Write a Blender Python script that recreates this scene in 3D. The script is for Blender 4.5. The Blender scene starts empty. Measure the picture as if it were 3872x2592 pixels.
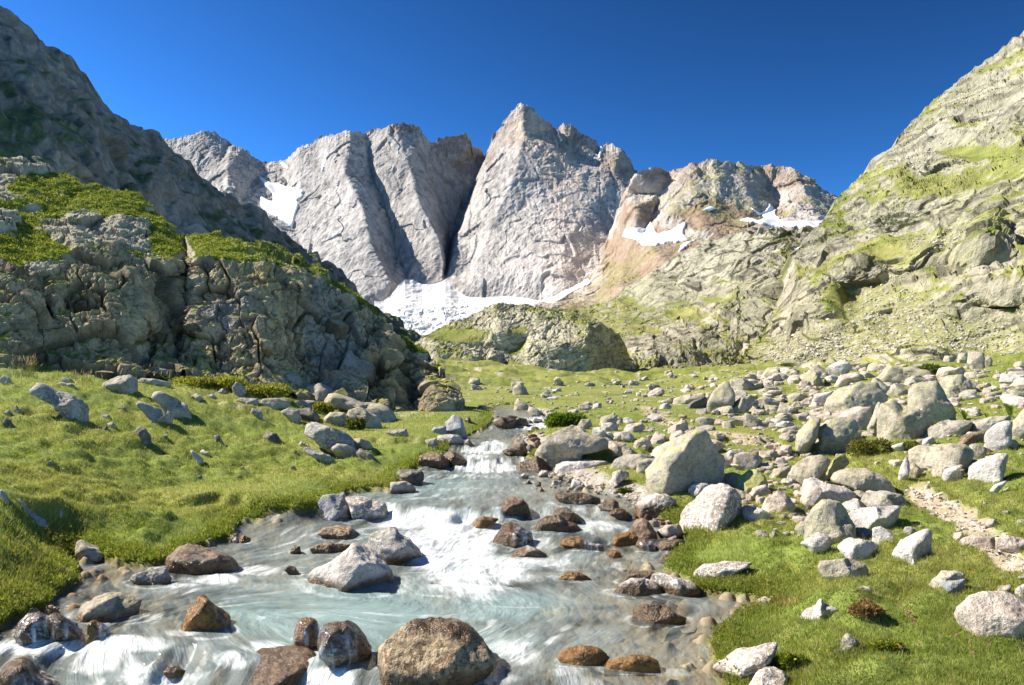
import bpy, math, random, time
import numpy as np
from mathutils.geometry import delaunay_2d_cdt
from mathutils import Vector
T0 = time.time()
def log(*a):
    print("[%.1fs]" % (time.time() - T0), *a, flush=True)
random.seed(7)
RNG = np.random.default_rng(7)
SC = bpy.context.scene
COL = SC.collection
# ------------------------------------------------------------------ camera model (photo pixels 3872 x 2592)
FPX, UC, VC, VH, CAMZ = 2981.0, 1936.0, 1296.0, 1496.0, 3.0
PITCH = math.atan((VH - VC) / FPX)
CP, SP = math.cos(PITCH), math.sin(PITCH)
def ray(u, v):
    """x/Y and (z-cam)/Y for a photo pixel"""
    a = (np.asarray(u, float) - UC) / FPX
    b = (VC - np.asarray(v, float)) / FPX
    d = CP - b * SP
    return a / d, (SP + b * CP) / d
def at(u, v, Y):
    rx, rz = ray(u, v)
    Y = np.asarray(Y, float)
    return np.stack([rx * Y, Y + 0 * rx, CAMZ + rz * Y], -1)
def project(P):
    x, y, z = P[..., 0], P[..., 1], P[..., 2] - CAMZ
    depth = y * CP + z * SP
    up = -y * SP + z * CP
    return UC + FPX * x / depth, VC - FPX * up / depth
VS = 3872.0 / 2342.0
TOFF = {1: (0, 1300), 2: (950, 1300), 3: (1900, 1300), 4: (2872, 1300), 5: (0, 1942), 6: (950, 1942), 7: (1900, 1942), 8: (2872, 1942)}
def tile(t, s):
    ox, oy = TOFF[t]
    pts = [p.split(',') for p in s.split()]
    return np.array([(ox + float(a) / 2.343, oy + float(b) / 2.343) for a, b in pts])
# ------------------------------------------------------------------ noise
_perm = np.random.default_rng(3).permutation(256).astype(np.int32)
_perm = np.concatenate([_perm, _perm, _perm])
_g = np.random.default_rng(4).normal(size=(256, 3)); _g /= np.linalg.norm(_g, axis=1)[:, None]
_g = _g.astype(np.float32)
def _pn(p):
    i = np.floor(p).astype(np.int32); f = (p - i).astype(np.float32)
    i &= 255
    w = f * f * f * (f * (f * 6 - 15) + 10)
    out = None
    X0, Y0, Z0 = i[:, 0], i[:, 1], i[:, 2]
    A = (_perm[X0], _perm[X0 + 1])
    res = []
    for dx in (0, 1):
        ry = []
        for dy in (0, 1):
            B = _perm[A[dx] + Y0 + dy]
            rz = []
            for dz in (0, 1):
                g = _g[_perm[B + Z0 + dz]]
                rz.append(g[:, 0] * (f[:, 0] - dx) + g[:, 1] * (f[:, 1] - dy) + g[:, 2] * (f[:, 2] - dz))
            ry.append(rz[0] + w[:, 2] * (rz[1] - rz[0]))
        res.append(ry[0] + w[:, 1] * (ry[1] - ry[0]))
    return res[0] + w[:, 0] * (res[1] - res[0])
def pn(p):
    p = np.asarray(p, np.float64)
    sh = p.shape[:-1]; q = p.reshape(-1, 3); o = np.empty(len(q), np.float32)
    for k in range(0, len(q), 200000):
        o[k:k + 200000] = _pn(q[k:k + 200000])
    return (o * 1.6).reshape(sh)
def fbm(p, octv=4, gain=.5, lac=2.03, ridged=False):
    a, s, t = 1.0, 0, 0
    p = np.asarray(p, np.float64)
    for k in range(octv):
        n = pn(p + 17.3 * k)
        if ridged: n = 1 - 2 * np.abs(n)
        s = s + a * n; t += a
        a *= gain; p = p * lac
    return s / t
def sc(P, sx, sy=None, sz=None):
    sy = sx if sy is None else sy; sz = sx if sz is None else sz
    return P / np.array([sx, sy, sz])
def _h(ix, iy, iz, k):
    n = (ix.astype(np.int64) * 73856093 ^ iy.astype(np.int64) * 19349663 ^ iz.astype(np.int64) * 83492791 ^ (k * 2654435761)) & 0xffffffff
    n = (n ^ (n >> 15)) * 2246822519 & 0xffffffff
    n = (n ^ (n >> 13)) * 3266489917 & 0xffffffff
    return ((n ^ (n >> 16)) & 0xffff).astype(np.float32) / 65535.0
def worley(p, jit=.9, cheb=False):
    """F1, F2-F1, cell hash, tilt (dot of offset to cell centre with a random vector)"""
    p = np.asarray(p, np.float64); sh = p.shape[:-1]; q = p.reshape(-1, 3)
    n = len(q); R = [np.empty(n, np.float32) for _ in range(4)]
    for s in range(0, n, 150000):
        c = q[s:s + 150000]; i0 = np.floor(c).astype(np.int64)
        f1 = np.full(len(c), 9., np.float32); f2 = f1.copy(); hh = f1 * 0; tl = f1 * 0
        for dx in (-1, 0, 1):
            for dy in (-1, 0, 1):
                for dz in (-1, 0, 1):
                    ix, iy, iz = i0[:, 0] + dx, i0[:, 1] + dy, i0[:, 2] + dz
                    r = [_h(ix, iy, iz, k) for k in (1, 2, 3)]
                    d0 = c[:, 0] - (ix + .5 + jit * (r[0] - .5)); d1 = c[:, 1] - (iy + .5 + jit * (r[1] - .5)); d2 = c[:, 2] - (iz + .5 + jit * (r[2] - .5))
                    d = (np.maximum(np.maximum(np.abs(d0), np.abs(d1)), np.abs(d2)) if cheb else np.sqrt(d0 * d0 + d1 * d1 + d2 * d2)).astype(np.float32)
                    m = d < f1
                    f2 = np.where(m, f1, np.minimum(f2, d)); f1 = np.where(m, d, f1)
                    hh = np.where(m, r[0] * .6 + r[1] * .4, hh)
                    tl = np.where(m, d0 * (r[1] - .5) * 2 + d1 * (r[2] - .5) * 2 + d2 * (r[0] - .5) * 2, tl)
        for k, a in enumerate((f1, f2 - f1, hh, tl)): R[k][s:s + 150000] = a
    return [a.reshape(sh) for a in R]
def sstep(a, b, x):
    t = np.clip((x - a) / (b - a), 0, 1); return t * t * (3 - 2 * t)
def mix(a, b, f):
    f = np.asarray(f); a = np.asarray(a); b = np.asarray(b)
    if f.ndim and (a.shape[-1:] == (3,) or b.shape[-1:] == (3,)): f = f[..., None]
    return a + (b - a) * f
def rgb(*c): return np.array(c, float)
def blur(a, r, n=2):
    if r < 1: return a
    for _ in range(n):
        for ax in (0, 1):
            pad = [(r + 1, r) if k == ax else (0, 0) for k in range(2)]
            c = np.cumsum(np.pad(a, pad, mode='edge'), axis=ax)
            L = a.shape[ax]
            if ax == 0: a = (c[2 * r + 1:2 * r + 1 + L] - c[:L]) / (2 * r + 1)
            else: a = (c[:, 2 * r + 1:2 * r + 1 + L] - c[:, :L]) / (2 * r + 1)
    return a
def inpoly(px, py, poly):
    px = np.asarray(px); py = np.asarray(py); c = np.zeros(px.shape, bool); n = len(poly)
    for i in range(n):
        x1, y1 = poly[i]; x2, y2 = poly[(i + 1) % n]
        if y1 == y2: continue
        m = ((y1 > py) != (y2 > py)) & (px < (x2 - x1) * (py - y1) / (y2 - y1) + x1)
        c ^= m
    return c
def polydist(px, py, poly, closed=True):
    d = np.full(np.shape(px), 1e9); n = len(poly)
    for i in range(n if closed else n - 1):
        x1, y1 = poly[i]; x2, y2 = poly[(i + 1) % n]
        ex, ey = x2 - x1, y2 - y1; L = ex * ex + ey * ey + 1e-12
        t = np.clip(((px - x1) * ex + (py - y1) * ey) / L, 0, 1)
        d = np.minimum(d, (px - x1 - t * ex) ** 2 + (py - y1 - t * ey) ** 2)
    return np.sqrt(d)
# ------------------------------------------------------------------ meshes
def new_mesh(name, V, F, smooth=True, col=None, attrs=None, uv=None):
    """F: (M,k) int array (k constant)"""
    me = bpy.data.meshes.new(name)
    V = np.ascontiguousarray(V, np.float32); F = np.ascontiguousarray(F, np.int32)
    k = F.shape[1]
    me.vertices.add(len(V)); me.vertices.foreach_set('co', V.ravel())
    me.loops.add(F.size); me.loops.foreach_set('vertex_index', F.ravel())
    me.polygons.add(len(F))
    me.polygons.foreach_set('loop_start', np.arange(0, F.size, k, dtype=np.int32))
    me.polygons.foreach_set('loop_total', np.full(len(F), k, np.int32))
    me.polygons.foreach_set('use_smooth', np.full(len(F), smooth, bool))
    if col is not None:
        a = me.attributes.new('Col', 'FLOAT_COLOR', 'POINT')
        c = np.ones((len(V), 4), np.float32); c[:, :3] = col
        a.data.foreach_set('color', c.ravel())
    for k2, v in (attrs or {}).items():
        a = me.attributes.new(k2, 'FLOAT', 'POINT'); a.data.foreach_set('value', np.ascontiguousarray(v, np.float32))
    if uv is not None:
        l = me.uv_layers.new(name='UVMap')
        l.data.foreach_set('uv', np.ascontiguousarray(uv[F.ravel()], np.float32).ravel())
    me.update()
    return me
def add(name, me, mat=None, label=None, cat=None, group=None, kind=None, parent=None, loc=None):
    o = bpy.data.objects.new(name, me); COL.objects.link(o)
    if me is not None and mat is not None and not me.materials: me.materials.append(mat)
    if label: o['label'] = label
    if cat: o['category'] = cat
    if group: o['group'] = group
    if kind: o['kind'] = kind
    if parent: o.parent = parent
    if loc is not None: o.location = loc
    return o
def gridfaces(R, C, mask=None):
    i = np.arange((R - 1) * (C - 1)); r = i // (C - 1); c = i % (C - 1)
    a = r * C + c
    F = np.stack([a, a + 1, a + C + 1, a + C], 1)
    return F if mask is None else F[mask.ravel()]
def compact(V, F, *ar):
    u, inv = np.unique(F, return_inverse=True)
    return (V[u], inv.reshape(F.shape)) + tuple(a[u] for a in ar)
def gridnormals(P):
    du = np.gradient(P, axis=1); dv = np.gradient(P, axis=0)
    n = np.cross(du, dv); n /= np.linalg.norm(n, axis=-1)[..., None] + 1e-9
    s = np.sign((n * (np.array([0, 0, CAMZ]) - P)).sum(-1)); s[s == 0] = 1
    return n * s[..., None]
# ------------------------------------------------------------------ materials
class NT:
    def __init__(s, name):
        s.m = bpy.data.materials.new(name); s.m.use_nodes = True
        s.t = s.m.node_tree; s.t.nodes.clear()
        s.out = s.n('ShaderNodeOutputMaterial')
    def n(s, typ, **kw):
        x = s.t.nodes.new(typ)
        for k, v in kw.items():
            if k.startswith('i_'):
                key = k[2:]; key = int(key) if key.isdigit() else key.replace('_', ' ')
                x.inputs[key].default_value = v
            else: setattr(x, k, v)
        return x
    def l(s, a, b): s.t.links.new(a, b)
    def noise(s, vec, scale, detail=4, rough=.55):
        x = s.n('ShaderNodeTexNoise'); x.inputs['Scale'].default_value = scale; x.inputs['Detail'].default_value = detail; x.inputs['Roughness'].default_value = rough
        s.l(vec, x.inputs['Vector']); return x.outputs[0]
    def ramp(s, fac, stops, interp='LINEAR'):
        x = s.n('ShaderNodeValToRGB'); x.color_ramp.interpolation = interp
        e = x.color_ramp.elements
        while len(e) < len(stops): e.new(.5)
        for k, (p, c) in enumerate(stops):
            e[k].position = p
            e[k].color = (c, c, c, 1) if isinstance(c, (int, float)) else tuple(c) + (1,)
        s.l(fac, x.inputs[0]); return x.outputs[0]
    def math(s, op, a, b=None):
        x = s.n('ShaderNodeMath', operation=op)
        for k, v in enumerate((a, b)):
            if v is None: continue
            if isinstance(v, (int, float)): x.inputs[k].default_value = v
            else: s.l(v, x.inputs[k])
        return x.outputs[0]
    def mixc(s, fac, a, b, mode='MIX'):
        x = s.n('ShaderNodeMix', data_type='RGBA', blend_type=mode)
        for k, v in ((0, fac), (6, a), (7, b)):
            if isinstance(v, (int, float)): x.inputs[k].default_value = v
            elif isinstance(v, tuple): x.inputs[k].default_value = v + (1,)
            else: s.l(v, x.inputs[k])
        return x.outputs[2]
    def bump(s, h, strength, dist):
        x = s.n('ShaderNodeBump'); x.inputs['Strength'].default_value = strength; x.inputs['Distance'].default_value = dist
        s.l(h, x.inputs['Height']); return x.outputs[0]
    def pr(s, col, rough=.85, bump=None, spec=.3):
        x = s.n('ShaderNodeBsdfPrincipled')
        for nm, v in (('Base Color', col), ('Roughness', rough)):
            if isinstance(v, (int, float)): x.inputs[nm].default_value = v
            elif isinstance(v, tuple): x.inputs[nm].default_value = v + (1,)
            else: s.l(v, x.inputs[nm])
        x.inputs['Specular IOR Level'].default_value = spec
        if bump is not None: s.l(bump, x.inputs['Normal'])
        return x
    def done(s, sh):
        s.l(sh, s.out.inputs['Surface']); return s.m
def attr(nt, name, out='Color'):
    x = nt.n('ShaderNodeAttribute', attribute_name=name); return x.outputs[out]
def terrain_mat(name, s1, s2, bdist, bstr=.6, lo=.72, hi=1.28, rough=.9):
    nt = NT(name)
    pos = nt.n('ShaderNodeNewGeometry').outputs['Position']
    n1 = nt.noise(pos, s1, 6, .62); n2 = nt.noise(pos, s2, 5, .65)
    n3 = nt.noise(pos, s2 * 4.5, 3, .6)
    v = nt.math('ADD', nt.math('ADD', nt.math('MULTIPLY', n1, .38), nt.math('MULTIPLY', n2, .37)), nt.math('MULTIPLY', n3, .25))
    k = nt.ramp(v, [(.38, lo), (.62, hi)])
    c = nt.mixc(1.0, attr(nt, 'Col'), k, 'MULTIPLY')
    b = nt.bump(v, bstr, bdist)
    return nt.done(nt.pr(c, rough, b, .15).outputs[0])
# ------------------------------------------------------------------ relief sheets for the far terrain
def relief(top, bottom, pts=(), lines=(), du=3.0, rows=300, soft=3, jag=2.0, jscale=25., scale=VS, seed=0):
    """A hillside from measured points (pixel, distance): returns grid dict of real-size positions."""
    def c(L): return [(u * scale, v * scale, Y) for u, v, Y in L]
    top, bottom, pts, lines = c(top), c(bottom), c(pts), [c(l) for l in lines]
    tu, tv = np.array([p[0] for p in top]), np.array([p[1] for p in top])
    bu, bv = np.array([p[0] for p in bottom]), np.array([p[1] for p in bottom])
    u = np.arange(max(tu[0], bu[0]), min(tu[-1], bu[-1]) + .1, du)
    q = np.stack([u / jscale, 0 * u + seed * 3.7, 0 * u], 1)
    T = np.interp(u, tu, tv); J = jag * 2.2 * fbm(q, 4, .6)
    B = np.interp(u, bu, bv)
    co, ed = [], []
    def addline(L, shift=0, edges=True):
        s = len(co)
        for a, b, d in L: co.append((a, b + shift, d))
        if edges: ed.extend((k, k + 1) for k in range(s, len(co) - 1))
    addline(top, -14, False); addline(bottom, 14, False)
    for p in pts: co.append(p)
    for l in lines: addline(l)
    ur0, ur1 = u[0] - 30, u[-1] + 30
    for L in (top, bottom):
        for p, x in ((L[0], ur0), (L[-1], ur1)): co.append((x, p[1], p[2]))
    v2 = [Vector((a, b)) for a, b, d in co]
    r = delaunay_2d_cdt(v2, ed, [], 0, 1e-4)
    V2 = np.array([[a.x, a.y] for a in r[0]]); src = np.array([[a, b, 1 / d] for a, b, d in co])
    iv = np.empty(len(V2))
    for k, o in enumerate(r[3]):
        if len(o): iv[k] = src[o[0], 2]
        else:
            d = (src[:, 0] - V2[k, 0]) ** 2 + (src[:, 1] - V2[k, 1]) ** 2 + 1; j = np.argsort(d)[:2]
            iv[k] = (src[j, 2] / d[j]).sum() / (1 / d[j]).sum()
    t = np.linspace(0, 1, rows)[:, None]
    VV = B + (T - B) * t + J * t ** 14; UU = np.broadcast_to(u, VV.shape)
    D = np.full(VV.shape, np.nan)
    for f in r[2]:
        (x0, y0), (x1, y1), (x2, y2) = V2[list(f)]
        a, b = np.searchsorted(u, [min(x0, x1, x2) - 1e-3, max(x0, x1, x2) + 1e-3])
        if b <= a: continue
        uu, vv = UU[:, a:b], VV[:, a:b]
        det = (y1 - y2) * (x0 - x2) + (x2 - x1) * (y0 - y2)
        if abs(det) < 1e-9: continue
        l0 = ((y1 - y2) * (uu - x2) + (x2 - x1) * (vv - y2)) / det
        l1 = ((y2 - y0) * (uu - x2) + (x0 - x2) * (vv - y2)) / det
        l2 = 1 - l0 - l1
        m = (l0 > -1e-6) & (l1 > -1e-6) & (l2 > -1e-6)
        val = l0 * iv[f[0]] + l1 * iv[f[1]] + l2 * iv[f[2]]
        sub = D[:, a:b]; sub[m] = val[m]
    bad = np.isnan(D)
    if bad.any():
        for cix in np.where(bad.any(0))[0]:
            g = ~bad[:, cix]
            if g.any(): D[:, cix] = np.interp(np.arange(rows), np.where(g)[0], D[g, cix])
        D = np.where(np.isnan(D), np.nanmean(D), D)
    D = blur(D, soft)
    P = at(UU, VV, 1 / D)
    return dict(u=UU.copy(), v=VV, P=P, Y=1 / D)
def smooth_normals(P, r):
    Q = np.stack([blur(P[..., k], r) for k in range(3)], -1)
    return gridnormals(Q)
def fadeby(P):
    d1 = np.linalg.norm(np.gradient(P, axis=0), axis=-1); d2 = np.linalg.norm(np.gradient(P, axis=1), axis=-1)
    sp = blur(np.maximum(d1, d2), 3)
    return lambda size: sstep(1.3, 3.5, size / sp)
def finish_relief(name, g, col, mat, back, label, cat, smooth=False):
    """adds the far side behind the crest so that the hill has thickness"""
    P = g['P']; R, C = P.shape[:2]
    b1 = P[-1] + np.array([0, back * .25, -back * .12]); b2 = P[-1] + np.array([0, back, -back * .8])
    V = np.concatenate([P.reshape(-1, 3), b1, b2]); F = gridfaces(R + 2, C)
    cc = np.concatenate([col.reshape(-1, 3), col[-1], col[-1]])
    me = new_mesh(name, V, F, smooth, np.clip(cc, 0, 1))
    return add(name, me, mat, label, cat, kind='structure')
SKY_SAT, SKY_GAM, SKY_VAL, SKY_STR, SUN_STR, EXPO = .98, 2.4, .15, .06, 4.8, 1.22
def blobs(g, L, soft=.5):
    m = np.zeros(g['u'].shape)
    for uc, vc, ru, rv in L:
        d = np.sqrt(((g['u'] / VS - uc) / ru) ** 2 + ((g['v'] / VS - vc) / rv) ** 2)
        m = np.maximum(m, 1 - sstep(1 - soft, 1 + soft, d))
    return m
def lineblob(g, L, w):
    d = polydist(g['u'] / VS, g['v'] / VS, L, False)
    return 1 - sstep(w * .3, w, d)
M_PEAK = terrain_mat('pale_limestone', .02, .11, 8.0, .8, .72, 1.24)
M_FAR = terrain_mat('weathered_granite', .05, .3, 2.4, .9, .60, 1.34)
M_CLIFF = terrain_mat('cliff_granite', .7, 4.5, .20, .9, .58, 1.36)
M_KNOLL = terrain_mat('lichened_granite', .16, .9, .8, .9, .62, 1.32)
# ---- A. great limestone massif
topA = [(370, 322, 3350), (400, 322, 3340), (430, 315, 3320), (470, 305, 3300), (490, 306, 3300), (510, 318, 3320), (530, 335, 3330), (560, 350, 3340), (590, 372, 3400), (620, 374, 3450), (640, 372, 3420), (660, 365, 3350), (690, 340, 3250), (720, 330, 3200), (740, 315, 3160), (770, 312, 3140), (800, 305, 3100), (835, 312, 3170), (850, 300, 3150), (880, 295, 3120), (900, 285, 3100), (940, 286, 3100), (955, 295, 3130), (965, 310, 3170), (980, 325, 3230), (995, 330, 3260), (1003, 318, 3200), (1050, 308, 3190), (1066, 304, 3190), (1075, 312, 3200), (1080, 335, 3240), (1095, 340, 3280), (1111, 362, 3380), (1120, 345, 3240), (1130, 320, 3180), (1140, 298, 3160), (1160, 275, 3140), (1180, 248, 3110), (1195, 240, 3090), (1215, 250, 3110), (1230, 268, 3120), (1250, 280, 3140), (1268, 295, 3170), (1275, 302, 3200), (1290, 287, 3160), (1310, 292, 3170), (1330, 308, 3180), (1360, 325, 3190), (1370, 342, 3210), (1390, 332, 3150), (1420, 345, 3160), (1440, 370, 3180), (1446, 392, 3190), (1480, 430, 3200), (1530, 480, 3200)]
LEAN = True
botA = [(370, 640, 2950), (640, 720, 2750), (830, 765, 2600), (1000, 765, 2700), (1200, 765, 2580), (1350, 720, 2560), (1530, 700, 2600)]
linesA = [
    [(800, 305, 3095), (790, 400, 2960), (830, 480, 2850), (845, 560, 2770), (890, 650, 2680)],
    [(720, 330, 3200), (690, 430, 3150), (672, 520, 3050), (700, 590, 2920), (830, 690, 2650)],
    [(838, 315, 3170), (858, 430, 3100), (895, 540, 3010), (915, 610, 2940), (930, 650, 2860)],
    [(900, 287, 3095), (935, 380, 2980), (958, 470, 2910), (1000, 545, 2860), (1012, 600, 2840)],
    [(992, 332, 3260), (1000, 450, 3190), (1026, 530, 3190), (1022, 600, 3070), (1012, 645, 2860)],
    [(1050, 310, 3240), (1030, 380, 3300), (1040, 470, 3270)],
    [(1111, 366, 3380), (1062, 490, 3300), (1036, 560, 3170), (1022, 640, 2880)],
    [(1130, 322, 3160), (1085, 450, 3040), (1052, 530, 2960), (1032, 610, 2880)],
    [(1195, 242, 3080), (1200, 315, 2985), (1180, 400, 2930), (1120, 540, 2850), (1070, 660, 2760)],
    [(1200, 315, 2985), (1260, 340, 2990), (1320, 395, 2960), (1350, 470, 2900), (1375, 540, 2850), (1290, 680, 2600)],
    [(1262, 300, 3170), (1300, 345, 3110), (1350, 375, 3090), (1400, 400, 3070)],
    [(1290, 290, 3150), (1320, 320, 3120), (1350, 355, 3110)],
    [(470, 307, 3290), (500, 390, 3200), (530, 440, 3150)],
    [(525, 440, 3130), (520, 390, 3140), (545, 480, 3090)], ]
ptsA = [(560, 440, 3260), (600, 470, 3230), (640, 450, 3300), (660, 420, 3300), (600, 400, 3380), (1240, 450, 2905), (1200, 560, 2760), (1290, 560, 2740), (1150, 640, 2720), (1250, 640, 2660), (1330, 640, 2690), (1400, 480, 2960), (1430, 440, 3020), (870, 400, 3060), (920, 470, 2990), (900, 600, 2960), (960, 590, 2900), (760, 430, 3060), (750, 560, 2880), (450, 400, 3280), (1080, 610, 2870), (1050, 640, 2860)]
def lean(L): return [(u, v, Y - 300 * min(1, max(0, (v - 330) / 330.)) ** 1.0 + (60 if v < 400 else 0)) for u, v, Y in L]
botA, ptsA, linesA = lean(botA), lean(ptsA), [lean(l) for l in linesA]
A = relief(lean(topA), botA, ptsA, linesA, du=3.0, rows=330, soft=1, jag=7, jscale=16, seed=1)
P = A['P']; n0 = smooth_normals(P, 5)
W = P + np.stack([fbm(P / 150., 3), fbm(P / 150. + 9, 3), fbm(P / 150. + 21, 3)], -1) * 20
rib = fbm(sc(W, 110, 160, 420), 5, .55, ridged=True)
strat = fbm(sc(W @ np.array([[.9, 0, -.42], [0, 1, 0], [.42, 0, .9]]), 260, 300, 45), 4, .55, ridged=True)
w1 = worley(W / 95.); fine = fbm(W / 26., 4, .6, ridged=True)
rib2 = fbm(sc(W, 34, 60, 240), 5, .6, ridged=True)
w1 = worley(sc(W, 120, 120, 190), .9, True); fd = fadeby(P)
dg = fbm(sc(W @ np.array([[.82, 0, .57], [0, 1, 0], [-.57, 0, .82]]), 34, 60, 330), 4, .55, ridged=True)
h = 7 * rib + 4.5 * rib2 * fd(30) + 3.0 * dg * fd(26) + 3 * strat + 1.5 * (w1[2] - .5) + 7 * w1[3] + 2.0 * fine * fd(18)
P += n0 * (h * 1.0)[..., None]
n = gridnormals(P)
cn = fbm(P / 240., 4); cf = fbm(sc(P, 18, 30, 200), 5, .6)
col = mix(rgb(.40, .375, .355), rgb(.49, .46, .43), sstep(-.4, .4, cn))
col = mix(col, rgb(.29, .275, .27), .75 * sstep(-.05, .35, cf))
crk = np.maximum(sstep(.62, .85, fbm(sc(W, 46, 80, 420), 4, .55, ridged=True)), .8 * sstep(.62, .85, fbm(sc(W @ np.array([[.8, 0, -.6], [0, 1, 0], [.6, 0, .8]]), 60, 90, 300), 4, .55, ridged=True)))
col = mix(col, rgb(.17, .16, .16), .65 * crk)
top_d = (A['v'] - np.interp(A['u'][0], [p[0] * VS for p in topA], [p[1] * VS for p in topA])) / VS
rust = np.clip(blobs(A, [(1180, 300, 60, 40), (1290, 315, 90, 40), (1040, 330, 45, 40), (910, 292, 60, 16), (1420, 390, 60, 40), (1120, 340, 20, 40), (1060, 360, 40, 40)]) * sstep(-.5, .5, fbm(sc(P, 120, 120, 30), 4) + .1), 0, 1)
col = mix(col, rgb(.29, .215, .165), .8 * rust)
cream = lineblob(A, [(1210, 300), (1260, 360), (1290, 420), (1285, 520), (1290, 620)], 55) * sstep(-.35, .35, fbm(sc(P, 24, 60, 300), 4))
col = mix(col, rgb(.60, .47, .36), .8 * cream)
pale = blobs(A, [(1280, 600, 90, 110), (1340, 640, 70, 60), (1200, 620, 60, 60)], .8)
col = mix(col, rgb(.62, .56, .52), .6 * pale)
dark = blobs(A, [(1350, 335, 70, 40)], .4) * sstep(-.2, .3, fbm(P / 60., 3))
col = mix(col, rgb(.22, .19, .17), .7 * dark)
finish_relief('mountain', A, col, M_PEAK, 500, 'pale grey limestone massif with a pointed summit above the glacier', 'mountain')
log('A')
# ---- F. rusty shoulder to the right of the massif
topF = [(1225, 702, 2110), (1290, 672, 2240), (1340, 648, 2350), (1375, 600, 2470), (1392, 550, 2540), (1410, 500, 2580), (1436, 440, 2560), (1455, 398, 2500), (1480, 385, 2310), (1510, 392, 2330), (1540, 400, 2340), (1555, 392, 2320), (1580, 380, 2290), (1630, 372, 2270), (1690, 380, 2290), (1735, 385, 2330), (1770, 382, 2330), (1810, 390, 2310), (1850, 415, 2300), (1890, 440, 2290), (1925, 460, 2280), (1990, 500, 2280)]
botF = [(1225, 760, 1500), (1400, 740, 1500), (1560, 660, 1550), (1750, 600, 1650), (1990, 600, 1700)]
linesF = [
    [(1455, 400, 2290), (1435, 450, 2400), (1425, 510, 2300), (1425, 560, 2200)],
    [(1532, 402, 2345), (1512, 450, 2300), (1492, 505, 2220), (1470, 545, 2110)],
    [(1600, 380, 2270), (1580, 430, 2170), (1540, 490, 2110), (1510, 530, 2040)],
    [(1735, 388, 2335), (1752, 430, 2290), (1778, 475, 2200), (1760, 500, 2120)],
    [(1690, 382, 2280), (1700, 430, 2180), (1730, 480, 2100)],
    [(1450, 545, 2050), (1510, 548, 1990), (1560, 548, 1970)],
    [(1700, 505, 2060), (1790, 518, 2030), (1880, 520, 2010)]]
ptsF = [(1650, 450, 2130), (1600, 500, 2040), (1840, 450, 2170), (1900, 490, 2120), (1500, 580, 1880), (1430, 610, 1990), (1360, 660, 2060), (1640, 560, 1850), (1800, 560, 1850), (1460, 480, 2190)]
F_ = relief(topF, botF, ptsF, linesF, du=3.0, rows=230, soft=2, jag=4, jscale=30, seed=2)
P = F_['P']; n0 = smooth_normals(P, 5)
W = P + np.stack([fbm(P / 110., 3), fbm(P / 110. + 9, 3), fbm(P / 110. + 21, 3)], -1) * 26
cover = blobs(F_, [(1440, 610, 130, 55), (1330, 680, 90, 40), (1640, 500, 70, 30), (1520, 585, 80, 30)], .5)
fd = fadeby(P); w1 = worley(sc(W, 70, 70, 90), .9, True)
h = 14 * fbm(sc(W, 90, 110, 200), 5, .55, ridged=True) + 3 * fbm(W / 24., 4, .6, ridged=True) * fd(16) + 2 * (w1[2] - .5) + 6 * w1[3]
P += n0 * (h * (1 - .4 * cover))[..., None]
n = gridnormals(P)
grey = sstep(-.25, .25, fbm(P / 130., 4) + .15 - cover)
col = mix(rgb(.29, .21, .15), rgb(.42, .38, .345), grey)
rustm = blobs(F_, [(1560, 400, 60, 30), (1500, 400, 50, 20), (1640, 500, 100, 22), (1480, 520, 25, 30), (1440, 620, 50, 30), (1390, 580, 45, 30), (1760, 400, 40, 50), (1870, 450, 50, 40)]) * sstep(-.4, .3, fbm(P / 50., 4))
col = mix(col, rgb(.26, .165, .11), .6 * rustm)
gr = sstep(.45, .75, n[..., 2] + .25 * fbm(P / 60., 4)) * sstep(-.1, .35, fbm(P / 90. + 5, 4) + .35 * blobs(F_, [(1600, 460, 90, 50), (1380, 640, 70, 40), (1450, 590, 60, 25), (1680, 400, 60, 30), (1300, 690, 60, 30), (1420, 560, 40, 40)]))
col = mix(col, rgb(.25, .235, .09), .75 * gr)
scr = sstep(-.1, .35, fbm(P / np.array([10, 14, 26]), 4, .65)) * cover
col = mix(col, rgb(.36, .30, .24), .6 * scr)
paleF = blobs(F_, [(1310, 672, 50, 26), (1262, 695, 40, 18), (1365, 615, 25, 40)], .6)
col = mix(col, rgb(.5, .45, .41), .8 * paleF * sstep(-.3, .2, fbm(P / 40., 3)))
finish_relief('mountain', F_, col, M_PEAK, 500, 'rust brown rounded mountain shoulder right of the grey massif', 'mountain')
log('F')
# ---- H. glacier at the foot of the wall
topH = [(856, 692, 2560), (878, 690, 2560), (896, 676, 2620), (912, 652, 2680), (926, 640, 2720), (944, 642, 2715), (966, 652, 2700), (990, 652, 2700), (1006, 646, 2720), (1018, 642, 2725), (1030, 650, 2715), (1048, 668, 2680), (1066, 680, 2640), (1110, 682, 2600), (1150, 678, 2590), (1200, 683, 2560), (1235, 690, 2520), (1262, 694, 2490)]
botH = [(856, 762, 2150), (1000, 790, 2050), (1130, 760, 2100), (1262, 740, 2200)]
def leanH(L): return [(u, v, Y - 330) for u, v, Y in L]
H = relief(leanH(topH), leanH(botH), [(900, 690, 2140), (960, 668, 2280), (1000, 685, 2170), (1060, 696, 2140), (1150, 690, 2150), (920, 712, 2000), (1000, 715, 1990), (1100, 712, 2000)], [[(890, 705, 2090), (960, 700, 2090), (1060, 702, 2080)]], du=2.6, rows=120, soft=16, jag=1, jscale=30, seed=3)
P = H['P']; n0 = smooth_normals(P, 4)
ice = sstep(696, 712, H['v'] / VS + 6 * fbm(P / 60., 3)) * sstep(1190, 1080, H['u'] / VS)
w1 = worley(sc(P, 34, 50, 16)); w2 = worley(sc(P + 50, 14, 20, 8))
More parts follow.
